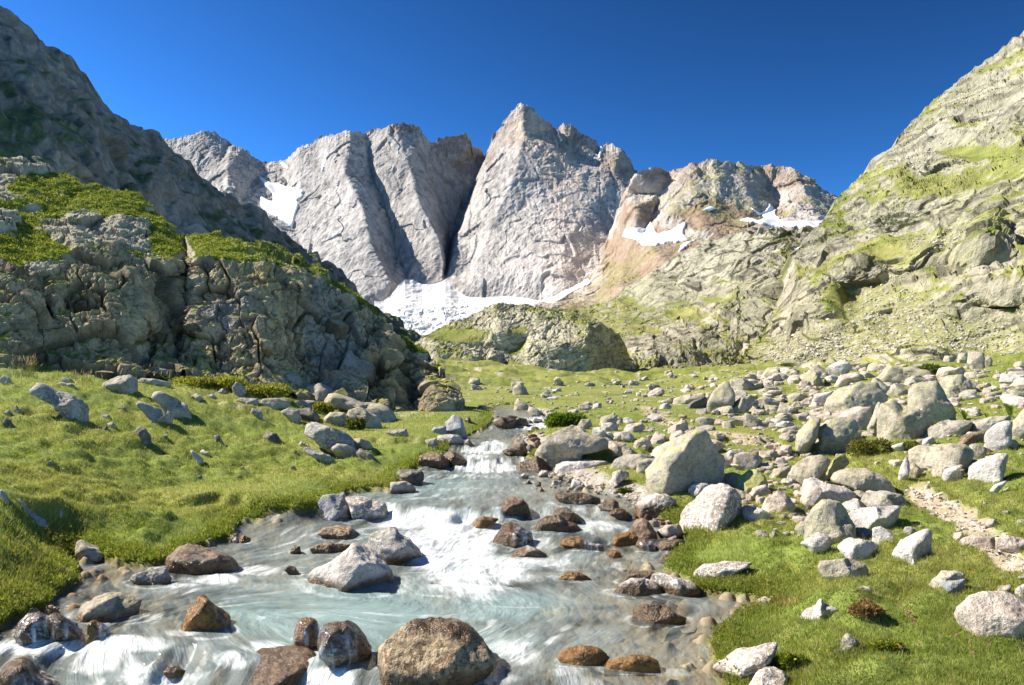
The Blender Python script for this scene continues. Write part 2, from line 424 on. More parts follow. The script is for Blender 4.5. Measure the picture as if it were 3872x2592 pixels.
P += n0 * (ice * (6 * (w1[2] - .5) + 4 * (w2[2] - .5) + 6 * w1[3]) + 5 * fbm(P / 90., 4) + 2.5 * fbm(P @ np.array([[.8, 0, .6], [0, 1, 0], [-.6, 0, .8]]) / np.array([24, 60, 120]), 3, ridged=True))[..., None]
dirt = ice * sstep(.1, .5, fbm(sc(P, 40, 60, 12), 4) + .3 * (w1[2] - .5))
col = mix(rgb(.66, .66, .66), rgb(.34, .33, .32), .85 * dirt)
streak = blobs(H, [(985, 665, 30, 16), (940, 660, 20, 20)], .7) * sstep(-.2, .5, fbm(P / np.array([70, 90, 22]), 4))
col = mix(col, rgb(.5, .5, .5), .5 * streak)
M_SNOW = terrain_mat('old_snow', .05, .25, 1.2, .35, .93, 1.05, .7)
gl = finish_relief('glacier', H, col, M_SNOW, 60, 'white glacier with a broken grey tongue at the foot of the wall', 'glacier')
del gl['kind']
# ---- snowfields lying on the rock
def snowfield(g, poly, label, k=5., jag=7):
    """snow lying on the sheet g inside a measured outline, thickest in the middle"""
    poly = np.array(poly, float)
    u0, v0 = poly.min(0) - 30; u1, v1 = poly.max(0) + 30
    uu, vv = g['u'], g['v']
    n_ = fbm(np.stack([uu / 22., vv / 14., 0 * uu], -1), 3) * jag
    ins = inpoly(uu + n_, vv + n_ * .6, poly)
    rr, cc = np.where(ins)
    if len(rr) < 9: return
    r0, r1, c0, c1 = max(rr.min() - 2, 0), rr.max() + 3, max(cc.min() - 2, 0), cc.max() + 3
    m = ins[r0:r1, c0:c1].astype(float)
    sub = g['P'][r0:r1, c0:c1]
    sm = np.stack([blur(sub[..., q], 3) for q in range(3)], -1)
    t = np.minimum(1, blur(m, 1, 1) * 1.2)[..., None] * m[..., None]
    nn = smooth_normals(sub, 3)
    Pn = sub * (1 - t) + (sm + nn * k) * t - nn * (1 - m[..., None]) * 2
    mm = blur(m, 1, 1) > .15
    fm = (mm[:-1, :-1] & mm[1:, :-1] & mm[:-1, 1:] & mm[1:, 1:])
    F = gridfaces(*m.shape, fm)
    if len(F) < 3: return
    V, F, c = compact(Pn.reshape(-1, 3), F, np.full((m.size, 3), .80))
    add('snow_patch', new_mesh('snow_patch', V, F, True, c), M_SNOW, label, 'snow patch', 'snow patches on the mountains')
def c5(s): return [(600 + float(p.split(',')[0]) / 1.3017, 300 + float(p.split(',')[1]) / 1.3017) for p in s.split()]
def c6(s): return [(2100 + float(p.split(',')[0]) / 1.3222, 500 + float(p.split(',')[1]) / 1.3222) for p in s.split()]
snowfield(A, c5('478,478 520,510 560,528 600,525 640,540 690,545 722,562 716,596 690,604 696,640 660,745 610,720 560,690 505,640 500,590 540,615 568,612 560,580 520,540'), 'snowfield hanging in the saddle between the two left grey peaks', 8)
snowfield(A, c5('600,415 625,420 645,440 640,448 615,438'), 'tiny snow strip high on the notch left of the grey towers', 6, 2)
snowfield(A, c5('832,355 842,360 838,395 826,430 820,460 808,458 818,420 828,390'), 'thin vertical snow streak on the left grey tower', 6, 2)
snowfield(A, c5('1958,262 1968,268 1972,300 1985,312 1975,318 1960,300'), 'thin snow streak in the notch right of the pointed summit', 8, 2)
snowfield(A, c5('2170,345 2190,352 2176,390 2172,412 2160,405'), 'short snow streak in the dark gully of the summit ridge', 8, 2)
snowfield(F_, c6('345,525 400,490 442,492 462,488 482,458 498,490 520,532 600,500 658,474 642,522 668,552 600,565 540,572 500,578 440,575 408,553'), 'bright snowfield below the rusty buttress, left of the pair', 5)
snowfield(F_, [(1240 * VS, 700 * VS), (1272 * VS, 684 * VS), (1300 * VS, 668 * VS), (1348 * VS, 642 * VS), (1352 * VS, 650 * VS), (1312 * VS, 676 * VS), (1270 * VS, 698 * VS)], 'long thin snow streak along the right foot of the main face', 4, 3)
snowfield(F_, c6('612,612 640,575 704,558 660,585 620,612'), 'small snow tongue just below the bright left snowfield', 4, 3)
snowfield(F_, c6('733,406 768,384 802,395 760,408'), 'small snow spot in the middle of the rusty slope', 4, 3)
snowfield(F_, c6('970,392 1010,412 1040,405 1058,376 1075,400 1110,410 1098,440 1150,465 1220,470 1300,465 1362,452 1340,482 1290,512 1220,502 1150,492 1080,487 1020,482 960,467 905,455 960,452 1022,468 1045,450 1010,430'), 'long ragged snowfield under the right rusty dome', 5)
log('snow')
# ---- E. hummocky lichened shelf in the middle distance, right
topE = [(1205, 716, 840), (1260, 712, 880), (1320, 710, 900), (1372, 698, 920), (1410, 680, 930), (1450, 652, 960), (1490, 625, 980), (1520, 604, 1000), (1560, 582, 1020), (1600, 562, 1040), (1640, 548, 1060), (1700, 530, 1080), (1760, 526, 1100), (1830, 535, 1110), (1890, 538, 1110), (1960, 520, 1120)]
botE = [(1205, 800, 420), (1350, 880, 370), (1500, 890, 370), (1700, 830, 480), (1960, 720, 600)]
linesE = [[(1380, 745, 700), (1450, 725, 720), (1520, 705, 760), (1600, 690, 800)], [(1400, 790, 520), (1500, 770, 560), (1620, 745, 600)], [(1520, 610, 990), (1560, 650, 900), (1600, 690, 800)], [(1700, 540, 1060), (1720, 600, 930), (1700, 650, 860)], [(1380, 830, 430), (1480, 815, 450), (1560, 800, 480)]]
ptsE = [(1450, 690, 860), (1350, 730, 780), (1640, 620, 930), (1800, 580, 990), (1850, 620, 860), (1780, 670, 740)]
def sqE(L): return [(u, v, 420 + (Y - 420) * (.8 - .55 * min(1, max(0, (u - 1420) / 330.)))) for u, v, Y in L]
E = relief(sqE(topE), sqE(botE), sqE(ptsE), [sqE(l) for l in linesE], du=2.8, rows=280, soft=4, jag=3, jscale=26, seed=4)
# ---- D. big sunlit right hand slope
def planeY(u, v, base=104.75, s=.91):
    rx, rz = ray(u * VS, v * VS)
    a = base / np.maximum(s * rx - rz, .06); b = 125 / np.maximum(.55 * rx + .5 - .67 * rz, .1)
    return 1.3 * np.sqrt(a * b)
topD = [(1560, 872, 400), (1620, 858, 408), (1680, 838, 418), (1725, 800, 438), (1762, 760, 455), (1792, 700, 475), (1812, 635, 500), (1832, 578, 512), (1862, 545, 840), (1885, 525, 860), (1905, 494, 890), (1925, 458, 920), (1950, 435, 900), (1980, 400, 880), (2010, 370, 860), (2050, 345, 830), (2080, 300, 810), (2110, 270, 790), (2150, 225, 770), (2200, 190, 750), (2260, 150, 735), (2310, 112, 720), (2342, 95, 715), (2420, 40, 700), (2560, -60, 680), (2760, -190, 660)]
botD = [(1560, 895, 400), (1690, 885, 400), (1800, 880, 330), (2000, 880, 250), (2150, 875, 205), (2342, 865, 170), (2560, 850, 140), (2760, 840, 120)]
topD = [(u, v, (Y if u < 1840 else float(planeY(u, v)))) for u, v, Y in topD]; botD = [(u, v, float(planeY(u, v))) for u, v, Y in botD]
ptsD = []
for u in range(1720, 2800, 110):
    for v in range(-60, 830, 110):
        tv_ = np.interp(u, [p[0] for p in topD], [p[1] for p in topD])
        if v > tv_ + 25:
            y = float(planeY(u, v)); w = min(1, (v - tv_) / 220.)
            ptsD.append((u, v, min(y, 900) * (1 + .03 * math.sin(u * .021 + v * .013))))
linesD = [[(u, v, float(planeY(u, v)) * k) for u, v in L] for L, k in (([(1960, 690), (2060, 650), (2160, 640), (2260, 610), (2342, 600), (2500, 580)], 1.06), ([(1950, 735), (2060, 705), (2160, 695), (2260, 680), (2342, 672), (2500, 660)], .97), ([(1900, 620), (2000, 560), (2130, 520)], 1.05), ([(1880, 660), (1990, 610), (2130, 570)], .97), ([(2100, 420), (2250, 400), (2400, 330)], 1.04), ([(2080, 470), (2250, 450), (2400, 400)], .97))]
D = relief(topD, botD, ptsD, linesD, du=2.8, rows=360, soft=4, jag=4, jscale=26, seed=5)
def rocky_slope(g, name, label, big, green_bias, greens, rocks, screes=(), mat=None, back=250, disp=1.0, lich=.5, bright=1.0):
    P = g['P']; n0 = smooth_normals(P, 6); PW = P
    P = PW * np.array([1, .38, 1])
    s = big
    W = P + np.stack([fbm(P / (s * 1.5), 3), fbm(P / (s * 1.5) + 9, 3), fbm(P / (s * 1.5) + 21, 3)], -1) * s * .45
    Wr = W @ np.array([[.88, .1, -.40], [-.1, .99, 0], [.40, 0, .90]])
    w2 = worley(sc(Wr + 77, s * .62, s * .62, s * .34), .9, True); w3 = worley(sc(Wr + 7, s * .24, s * .24, s * .15), .9, True)
    smoothm = np.clip(blobs(g, greens, .5) + .8 * blobs(g, screes, .5), 0, 1)
    amp = .62 * disp * (1 - .85 * smoothm)
    fd = fadeby(P)
    led = Wr[..., 2] / (s * .55) + 1.3 * fbm(Wr / (s * 1.6) + 3, 3)          # tilted ledges, each with a steep riser
    led = led - np.floor(led); led = np.where(led < .75, led / .75, (1 - led) / .25)
    rg = fbm(sc(Wr, s * 1.1, s * 1.1, s * .7), 5, .55, ridged=True)
    rg2 = fbm(sc(Wr + 31, s * .30, s * .30, s * .18), 4, .6, ridged=True)
    h = s * (.34 * rg + .16 * fd(s * .2) * rg2 + .12 * led + fd(s * .45) * (.10 * (w2[2] - .5) + .20 * w2[3]) + fd(s * .2) * (.05 * (w3[2] - .5) + .10 * w3[3]) + .45 * fbm(sc(W, s * 4, s * 4, s * 1.4), 3))
    vd = PW - np.array([0, 0, CAMZ]); vd /= np.linalg.norm(vd, axis=-1)[..., None]
    face = -(smooth_normals(PW, 14) * vd).sum(-1)
    h = h * (.35 + .65 * sstep(.08, .36, face))
    PW += n0 * (h * amp)[..., None]
    n = gridnormals(PW); ns = smooth_normals(PW, 2)
    P = PW * np.array([1, .38, 1])
    f1 = fbm(P / (s * .9), 4); f2 = fbm(P / (s * .18), 4); f3 = fbm(P / (s * 3), 3)
    f4 = fbm(P / (s * .075), 3)
    flat = ns[..., 2] + .18 * f2 + .16 * f1 + .14 * f4
    f5 = fbm(P / (s * .28) + 15, 4)
    gm = sstep(.74 - green_bias, .92 - green_bias, flat + .26 * f5 + .5 * blobs(g, greens, .6) - .35 * blobs(g, rocks, .6))
    rock = mix(rgb(.27, .255, .185), rgb(.355, .33, .255), sstep(-.4, .4, f1))
    rock = mix(rock, rgb(.31, .305, .15), lich * sstep(-.1, .45, f2 + .5 * f3))
    rock = mix(rock, rgb(.20, .185, .14), .5 * sstep(.2, .55, -f2 + .3 * (w2[2] - .5)))
    rock = mix(rock, rgb(.10, .09, .065), .75 * np.maximum(sstep(.10, 0, w2[1]) * fd(s * .35), .8 * sstep(.12, 0, w3[1]) * fd(s * .2) * (f5 > 0)))
    grass = mix(rgb(.165, .19, .045), rgb(.24, .235, .08), sstep(-.4, .4, f1 + .4 * f2))
    grass = mix(grass, rgb(.12, .165, .03), .6 * sstep(.15, .5, fbm(P / (s * .35) + 4, 4)))
    col = mix(np.clip(rock * bright, 0, .6), grass, gm)
    sm = blobs(g, screes, .5)
    st = sstep(.05, .35, fbm(P / (s * .07), 2) + .25 * f1)
    scree = mix(rgb(.235, .235, .10), rgb(.40, .37, .30), st)
    col = mix(col, scree, sm * .85)
    g['gm'] = gm; g['sm'] = sm; g['n'] = n
    return finish_relief(name, g, col, mat or M_FAR, back, label, 'hillside')
rocky_slope(E, 'hill', 'lumpy lichen-green rock shelves in mid valley below the rusty shoulder', 32, -.05, [(1660, 690, 40, 8), (1560, 720, 30, 7), (1440, 690, 18, 7), (1500, 760, 24, 6), (1690, 650, 24, 7), (1420, 810, 24, 8)], [(1560, 640, 60, 40), (1640, 570, 60, 25), (1480, 800, 60, 25), (1540, 770, 60, 25), (1700, 590, 60, 30)], [(1420, 640, 20, 10)], disp=.7, bright=1.0)
rocky_slope(D, 'hillside', 'tall sunlit right slope of pale rock bands and grass', 26, .15, [(1950, 700, 30, 40), (2050, 590, 60, 20), (2230, 350, 80, 20), (1990, 660, 50, 12)], [(2300, 240, 120, 60), (2250, 640, 90, 40), (1850, 720, 40, 50), (2050, 640, 80, 30), (2280, 700, 50, 40), (2150, 350, 100, 50)], [(2060, 740, 110, 60), (1900, 810, 130, 40), (2200, 780, 130, 36), (2150, 560, 70, 28), (2000, 790, 120, 40), (2330, 790, 120, 30)])
snowfield(D, c6('1185,588 1252,590 1228,612'), 'tiny snow spot at the left edge of the sunlit slope', 1.5, 2)
log('E D')
# ---- G. knoll in the middle of the valley
topG = [(900, 830, 340), (940, 800, 335), (975, 770, 330), (1010, 748, 340), (1060, 735, 345), (1100, 715, 350), (1130, 702, 350), (1160, 700, 352), (1190, 701, 352), (1240, 707, 350), (1290, 720, 348), (1340, 735, 345), (1380, 750, 345), (1410, 765, 350), (1428, 788, 360), (1436, 812, 375), (1450, 840, 390), (1470, 860, 395)]
botG = [(900, 900, 290), (1000, 890, 290), (1200, 890, 290), (1300, 890, 290), (1400, 885, 320), (1470, 880, 350)]
linesG = [[(1340, 760, 318), (1345, 800, 306), (1340, 855, 300)], [(1400, 790, 345), (1395, 830, 345), (1385, 860, 335)], [(1080, 770, 318), (1150, 760, 315), (1230, 770, 316), (1320, 750, 325)], [(1000, 812, 306), (1080, 822, 302), (1130, 820, 304)], [(1000, 795, 314), (1080, 800, 313), (1130, 800, 314)], [(1220, 800, 306), (1270, 800, 302), (1340, 790, 305)], [(1140, 850, 306), (1200, 850, 300), (1290, 865, 296)], [(1150, 820, 312), (1190, 800, 314), (1210, 770, 318)]]
G_ = relief(topG, botG, [(1060, 840, 300), (1180, 720, 340), (1290, 740, 332)], linesG, du=2.2, rows=190, soft=3, jag=3, jscale=22, seed=6)
rocky_slope(G_, 'knoll', 'domed lichen-covered rock knoll standing in mid valley', 9, .01, [(1060, 772, 60, 14), (1030, 830, 50, 12), (1170, 840, 60, 12), (1220, 850, 70, 12), (1180, 780, 30, 30), (1050, 855, 90, 14), (1000, 760, 30, 12)], [(1280, 820, 70, 35), (1160, 740, 70, 22), (1110, 810, 40, 12), (1250, 770, 60, 25), (1380, 790, 40, 40)], mat=M_KNOLL, back=40, lich=.55, disp=.6, bright=1.4)
log('G')
# ---- B. dark left mountain
topB = [(-420, -240, 330), (-200, -110, 340), (0, 10, 350), (25, 20, 352), (60, 45, 358), (100, 80, 366), (140, 110, 378), (180, 140, 390), (205, 165, 398), (225, 200, 404), (260, 240, 415), (300, 280, 430), (350, 310, 450), (390, 335, 465), (430, 370, 485), (470, 405, 505), (500, 435, 525), (540, 455, 545), (600, 490, 575), (650, 530, 600), (700, 570, 630), (760, 600, 660), (800, 630, 680), (820, 650, 690), (828, 690, 700), (870, 712, 710), (905, 735, 715), (960, 755, 720), (985, 778, 725), (1010, 800, 730)]
botB = [(-420, 620, 150), (0, 640, 190), (300, 700, 260), (600, 760, 380), (830, 850, 520), (1010, 860, 560)]
linesB = [[(0, 180, 325), (100, 270, 330), (210, 340, 345), (330, 430, 370)], [(205, 165, 396), (215, 280, 372), (250, 400, 350), (300, 470, 345)], [(30, 130, 338), (60, 250, 322), (150, 400, 290)], [(0, 300, 268), (110, 330, 280), (190, 390, 295)], [(0, 330, 250), (100, 380, 258)], [(390, 340, 460), (400, 430, 440), (430, 500, 430)], [(360, 490, 400), (480, 440, 480), (560, 500, 520), (700, 590, 600), (800, 650, 660)], [(500, 560, 430), (620, 600, 480), (720, 660, 540)]]
B = relief(topB, botB, [(60, 200, 330), (300, 380, 395), (460, 470, 470), (560, 540, 490)], linesB, du=3.0, rows=260, soft=3, jag=4, jscale=28, seed=7)
P = B['P']; n0 = smooth_normals(P, 6)
W = P + np.stack([fbm(P / 26., 3), fbm(P / 26. + 9, 3), fbm(P / 26. + 21, 3)], -1) * 9
w1 = worley(sc(W, 26, 26, 34), .9, True); w2 = worley(sc(W + 31, 8, 8, 11), .9, True); w3 = worley(W / 3.2)
fd = fadeby(P)
h = 7 * (w1[2] - .5) + 9 * w1[3] - 2.5 * np.exp(-w1[1] * 20) + fd(7) * (2.6 * (w2[2] - .5) + 3.0 * w2[3] - 1.4 * np.exp(-w2[1] * 18)) + fd(3) * (.8 * w3[3] + .6 * (w3[2] - .5)) + fd(4) * 1.2 * fbm(W / 7., 4, .6, ridged=True)
P += n0 * (blur(h, 1) * .62)[..., None]
n = gridnormals(P); ns = smooth_normals(P, 2)
f1 = fbm(P / 28., 4); f2 = fbm(P / 6., 4)
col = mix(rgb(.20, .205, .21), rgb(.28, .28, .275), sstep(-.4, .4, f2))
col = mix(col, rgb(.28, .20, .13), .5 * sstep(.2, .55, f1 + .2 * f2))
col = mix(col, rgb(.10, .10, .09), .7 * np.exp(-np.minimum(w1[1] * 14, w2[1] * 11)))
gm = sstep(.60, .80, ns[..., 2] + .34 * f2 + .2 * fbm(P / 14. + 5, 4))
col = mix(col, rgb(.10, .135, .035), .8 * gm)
tal = blobs(B, [(380, 500, 40, 60), (420, 530, 60, 30)], .6)
col = mix(col, rgb(.33, .33, .33), .7 * tal)
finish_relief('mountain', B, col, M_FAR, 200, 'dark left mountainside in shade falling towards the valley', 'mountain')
log('B')
# ---- C. near crag on the left bank
topC = [(-420, 300, 96), (-200, 330, 92), (0, 368, 86), (50, 378, 84), (100, 392, 82), (150, 400, 81), (190, 430, 79), (260, 440, 77), (320, 450, 75), (338, 470, 73), (370, 505, 71), (420, 545, 68), (480, 546, 66), (540, 553, 65), (600, 563, 64), (650, 575, 63), (680, 600, 61), (720, 620, 60), (760, 645, 59), (800, 668, 58), (830, 692, 57), (870, 730, 56), (900, 765, 55), (940, 790, 54), (975, 806, 52), (1000, 830, 50), (1015, 860, 48.5), (1030, 885, 47.5), (1040, 905, 46.5), (1046, 940, 45), (1052, 975, 44), (1062, 1005, 43)]
botC = [(-420, 900, 41), (0, 905, 40), (300, 900, 41), (420, 890, 43), (640, 905, 43), (760, 950, 42.5), (850, 980, 42), (950, 1005, 40), (1030, 1030, 38), (1062, 1035, 38)]
linesC = [[(-420, 560, 56), (0, 600, 51), (60, 640, 49.5), (110, 625, 50), (150, 600, 52), (200, 560, 55), (262, 552, 55.5), (330, 595, 53.5), (400, 598, 54)],
          [(455, 592, 53), (520, 600, 51.5), (600, 606, 51), (680, 628, 51.5), (720, 642, 52.5), (790, 672, 53), (870, 738, 52), (930, 800, 50.5), (985, 850, 48.5)],
          [(432, 605, 58), (420, 700, 55), (405, 790, 51), (400, 850, 47.5)],
          [(330, 780, 51), (345, 830, 49), (430, 850, 47)],
          [(450, 620, 52.5), (455, 700, 50.5), (448, 790, 48)],
          [(0, 700, 46.5), (60, 720, 46.5), (50, 830, 43)], [(95, 690, 49.5), (85, 800, 46), (60, 850, 44.5)],
          [(235, 640, 49.5), (250, 760, 46.5), (280, 790, 46)], [(310, 650, 50), (320, 720, 48), (330, 780, 48.5)],
          [(600, 640, 49.8), (610, 760, 47.2), (620, 850, 45.8)], [(690, 660, 50.5), (700, 780, 48.5), (680, 860, 47.2)],
          [(880, 770, 50), (900, 850, 46.5), (880, 930, 44.3)], [(760, 700, 51), (790, 810, 48), (830, 900, 46)], [(930, 850, 49), (940, 920, 46.5), (945, 985, 43.5)], [(985, 880, 46.5), (1000, 940, 43.5), (1010, 985, 42)]]
ptsC = [(0, 450, 72), (0, 520, 60), (80, 560, 57), (150, 480, 70), (200, 500, 66), (280, 500, 65), (380, 560, 60), (520, 575, 58), (620, 590, 56.5), (720, 632, 55.5), (540, 760, 47.5), (150, 730, 47.5), (150, 820, 45.2), (300, 850, 45), (760, 880, 46.2)]
def turn(L): return [(u, v, (Y if Y < 52 else 52 + (Y - 52) * .55) * (.78 + .22 * min(1, max(-.4, u / 950.)))) for u, v, Y in L]
C_ = relief(turn(topC), turn(botC), turn(ptsC), [turn(l) for l in linesC], du=2.3, rows=430, soft=1, jag=5, jscale=22, seed=8)
P = C_['P']; n0 = smooth_normals(P, 7)
base_n = smooth_normals(P, 4)
u_, v_ = C_['u'] / VS, C_['v'] / VS
cliff_v = np.interp(u_, [p[0] for p in linesC[0] + linesC[1]], [p[1] for p in linesC[0] + linesC[1]])
below = sstep(-6, 12, v_ - cliff_v)
W = P + np.stack([fbm(P / 4., 3), fbm(P / 4. + 9, 3), fbm(P / 4. + 21, 3)], -1) * .12
Wr = W @ np.array([[.93, .1, -.3], [-.1, .99, 0], [.3, 0, .95]])
w1 = worley(sc(Wr, 2.4, 2.4, 5.2), .95, True); w2 = worley(sc(Wr + 13, 1.1, 1.1, 1.9), .95, True); w3 = worley(sc(Wr + 5, .5, .5, .62), .95, True); fd = fadeby(P)
frac = sstep(-.15, .25, fbm(P / 3.6 + 57, 3))
crack = sstep(.06, .0, w1[1]) * .45 + sstep(.07, .0, w2[1]) * .16 * (.3 + .7 * frac) + sstep(.09, 0, w3[1]) * .06 * frac
rgc = fbm(sc(Wr, 2.6, 2.6, 4.2), 5, .55, ridged=True); rgc2 = fbm(sc(Wr + 31, .75, .75, 1.0), 4, .6, ridged=True)
led = Wr[..., 2] / 1.9 + 1.2 * fbm(Wr / 4.5 + 3, 3); led = led - np.floor(led); led = np.where(led < .78, led / .78, (1 - led) / .22)
hb = .42 * rgc + .20 * rgc2 + .16 * led + 1.15 * (w1[2] - .5) + .7 * w1[3] + (.3 + .7 * frac) * (.34 * (w2[2] - .5) + .45 * w2[3]) + fd(.4) * (.10 * (w3[2] - .5) + .16 * w3[3]) - crack
hb = np.clip(hb, -1.3, 1.1)
hh = hb * np.clip(below + .75 * sstep(-.02, .16, fbm(P / 5. + 31, 3)) * (1 - below), 0, 1)
bumps = fbm(P / 3.4, 4) * .5 + fbm(P / .9 + 3, 3) * .22
outc = sstep(-.02, .16, fbm(P / 5. + 31, 3)) * (1 - below)
hh = hb * np.clip(below + .75 * outc, 0, 1) + (1 - below) * (1 - outc) * (bumps + .25)
P += n0 * (hh * .9)[..., None]
n = gridnormals(P); ns = smooth_normals(P, 2)
f1 = fbm(P / 3.2, 4); f2 = fbm(P / .8, 4)
rock = mix(rgb(.235, .19, .125), rgb(.41, .335, .22), sstep(-.45, .45, f2 + .5 * f1))
rock = mix(rock, rgb(.30, .27, .16), .5 * sstep(.1, .5, f1 + .2 * f2))
rock = mix(rock, rgb(.24, .25, .27), .6 * blobs(C_, [(740, 750, 50, 120), (800, 820, 60, 70), (520, 720, 60, 40)], .7))
rock = mix(rock, rgb(.36, .25, .12), .75 * blobs(C_, [(850, 840, 45, 60), (610, 640, 30, 20), (900, 880, 40, 50)], .7) * sstep(-.4, .3, f1))
rock = mix(rock, rgb(.07, .06, .045), .8 * np.clip(crack * 1.6, 0, 1))
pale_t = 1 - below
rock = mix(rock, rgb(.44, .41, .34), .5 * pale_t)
shoulder = sstep(440, 480, u_) * (1 - below) * sstep(860, 820, u_)
outc = outc * (1 - .8 * shoulder)
gm = sstep(.50, .70, ns[..., 2] + .25 * shoulder + .22 * f2 + .18 * f1 - .24 * below) * np.clip(1 - outc * .9, 0, 1)
gm = np.maximum(gm, sstep(.0, .35, f1 + .3 * f2) * blobs(C_, [(120, 680, 60, 40), (240, 620, 70, 24), (430, 720, 26, 120), (340, 740, 24, 60), (195, 850, 60, 16), (480, 860, 60, 14), (120, 600, 50, 20), (960, 830, 30, 20), (900, 800, 20, 30), (650, 690, 20, 30)], .7) * (ns[..., 2] > .02))
grass = mix(rgb(.26, .27, .04), rgb(.13, .17, .025), sstep(-.25, .3, fbm(P / 1.7 + 9, 4)))
grass = mix(grass, rgb(.29, .25, .08), .5 * sstep(.2, .5, fbm(P / 2.6 + 2, 4)))
col = mix(rock, grass, gm)
C_['gm'] = gm * (1 - .5 * below); C_['n'] = n
finish_relief('crag', C_, col, M_CLIFF, 25, 'shaded blocky granite crag with sunlit grassy top on the left bank', 'crag')
log('C')
# ------------------------------------------------------------------ valley floor, stream bed and water
_zk = np.array([(4, -.02), (9.6, 0), (15.2, .04), (17.6, .22), (17.95, .27), (18.35, .49), (20, .52), (24.7, .62), (25.85, .78), (26.05, .97), (28.6, 1.03), (28.85, 1.22), (32, 1.3), (37.3, 1.36), (38.4, 1.40), (42.3, 1.86), (60, 2.1), (120, 4.0), (470, 12)])
def zprof(Y): return np.interp(Y, _zk[:, 0], _zk[:, 1])
_Ys = np.exp(np.linspace(math.log(4), math.log(70), 3000))
def hitw(u, v):
    rx, rz = ray(u, v)
    f = CAMZ + rz * _Ys - zprof(_Ys)
    k = np.where(f <= 0)[0]
    Y = _Ys[k[0]] if len(k) else 69.
    return np.array([rx * Y, Y])
shoreL = [(1860, 1600), (1800, 1632), (1752, 1656), (1700, 1690), (1676, 1715), (1640, 1735), (1586, 1765), (1530, 1790), (1500, 1825), (1477, 1855), (1390, 1857), (1304, 1862), (1250, 1900), (1206, 1942), (1150, 1962), (1040, 1968), (922, 1974), (885, 2000), (871, 2034), (790, 2055), (700, 2095), (640, 2134), (540, 2140), (427, 2132), (330, 2118), (262, 2112), (262, 2135), (290, 2165), (299, 2200), (250, 2225), (209, 2250), (190, 2280), (162, 2306), (100, 2330), (40, 2352), (-60, 2400), (-400, 2480)]
shoreR = [(2750, 2592), (2720, 2540), (2694, 2497), (2681, 2440), (2690, 2405), (2720, 2385), (2775, 2345), (2839, 2308), (2862, 2284), (2850, 2266), (2790, 2262), (2690, 2250), (2630, 2240), (2600, 2210), (2560, 2180), (2505, 2153), (2535, 2115), (2566, 2090), (2600, 2042), (2560, 2000), (2497, 1968), (2480, 1940), (2433, 1919), (2380, 1890), (2327, 1870), (2260, 1855), (2199, 1838), (2150, 1815), (2105, 1797), (2092, 1772), (2050, 1752), (2000, 1735), (1985, 1725), (1964, 1686), (1975, 1655), (2000, 1641), (2050, 1632), (2113, 1618), (2100, 1600), (2072, 1578), (2040, 1570)]
L_ = [tuple(hitw(u, v)) for u, v in shoreL]; R_ = [tuple(hitw(u, v)) for u, v in shoreR]
SHORE = np.array(L_ + [(-9.5, 4.)] + [(2.6, 4.)] + R_ + [(1.2, 52), (1.0, 62), (-1.5, 62), (-1.2, 50)])
_dl = np.array([(-6.0, 2440), (0, 2376), (150, 2372), (300, 2378), (470, 2392), (620, 2405), (720, 2402), (860, 2440), (980, 2452), (1100, 2462), (1300, 2496), (1500, 2508), (1850, 2512), (2100, 2512), (2350, 2530), (2700, 2540), (2900, 2545)], float)
_dw = np.array([at(u, v, CAMZ / ((v - VH) / FPX))[:2] for u, v in _dl[1:]])
_dw = np.concatenate([[(-9, _dw[0, 1] + .35)], _dw])
def Wz(x, y):
    q_ = np.stack([x, y, 0 * x], -1)
    y0 = y
    y = y + sstep(13, 17, y0) * sstep(46, 36, y0) * (1.1 * fbm(q_ / np.array([1.6, 5, 1]) + 61, 3) + .25 * pn(q_ / .4 + 5))
    d = np.interp(x, _dw[:, 0], _dw[:, 1]) - y
    drop = np.interp(x, [-9, -2.2, -.6, .6, 1.4, 2.5], [.30, .30, .28, .22, .14, .10])
    d = d + .55 * fbm(q_ / np.array([.7, 2, 1]) + 71, 3)
    return zprof(y) - drop * sstep(-.15, .75, d) - .05 * np.clip(d - .4, 0, 5)
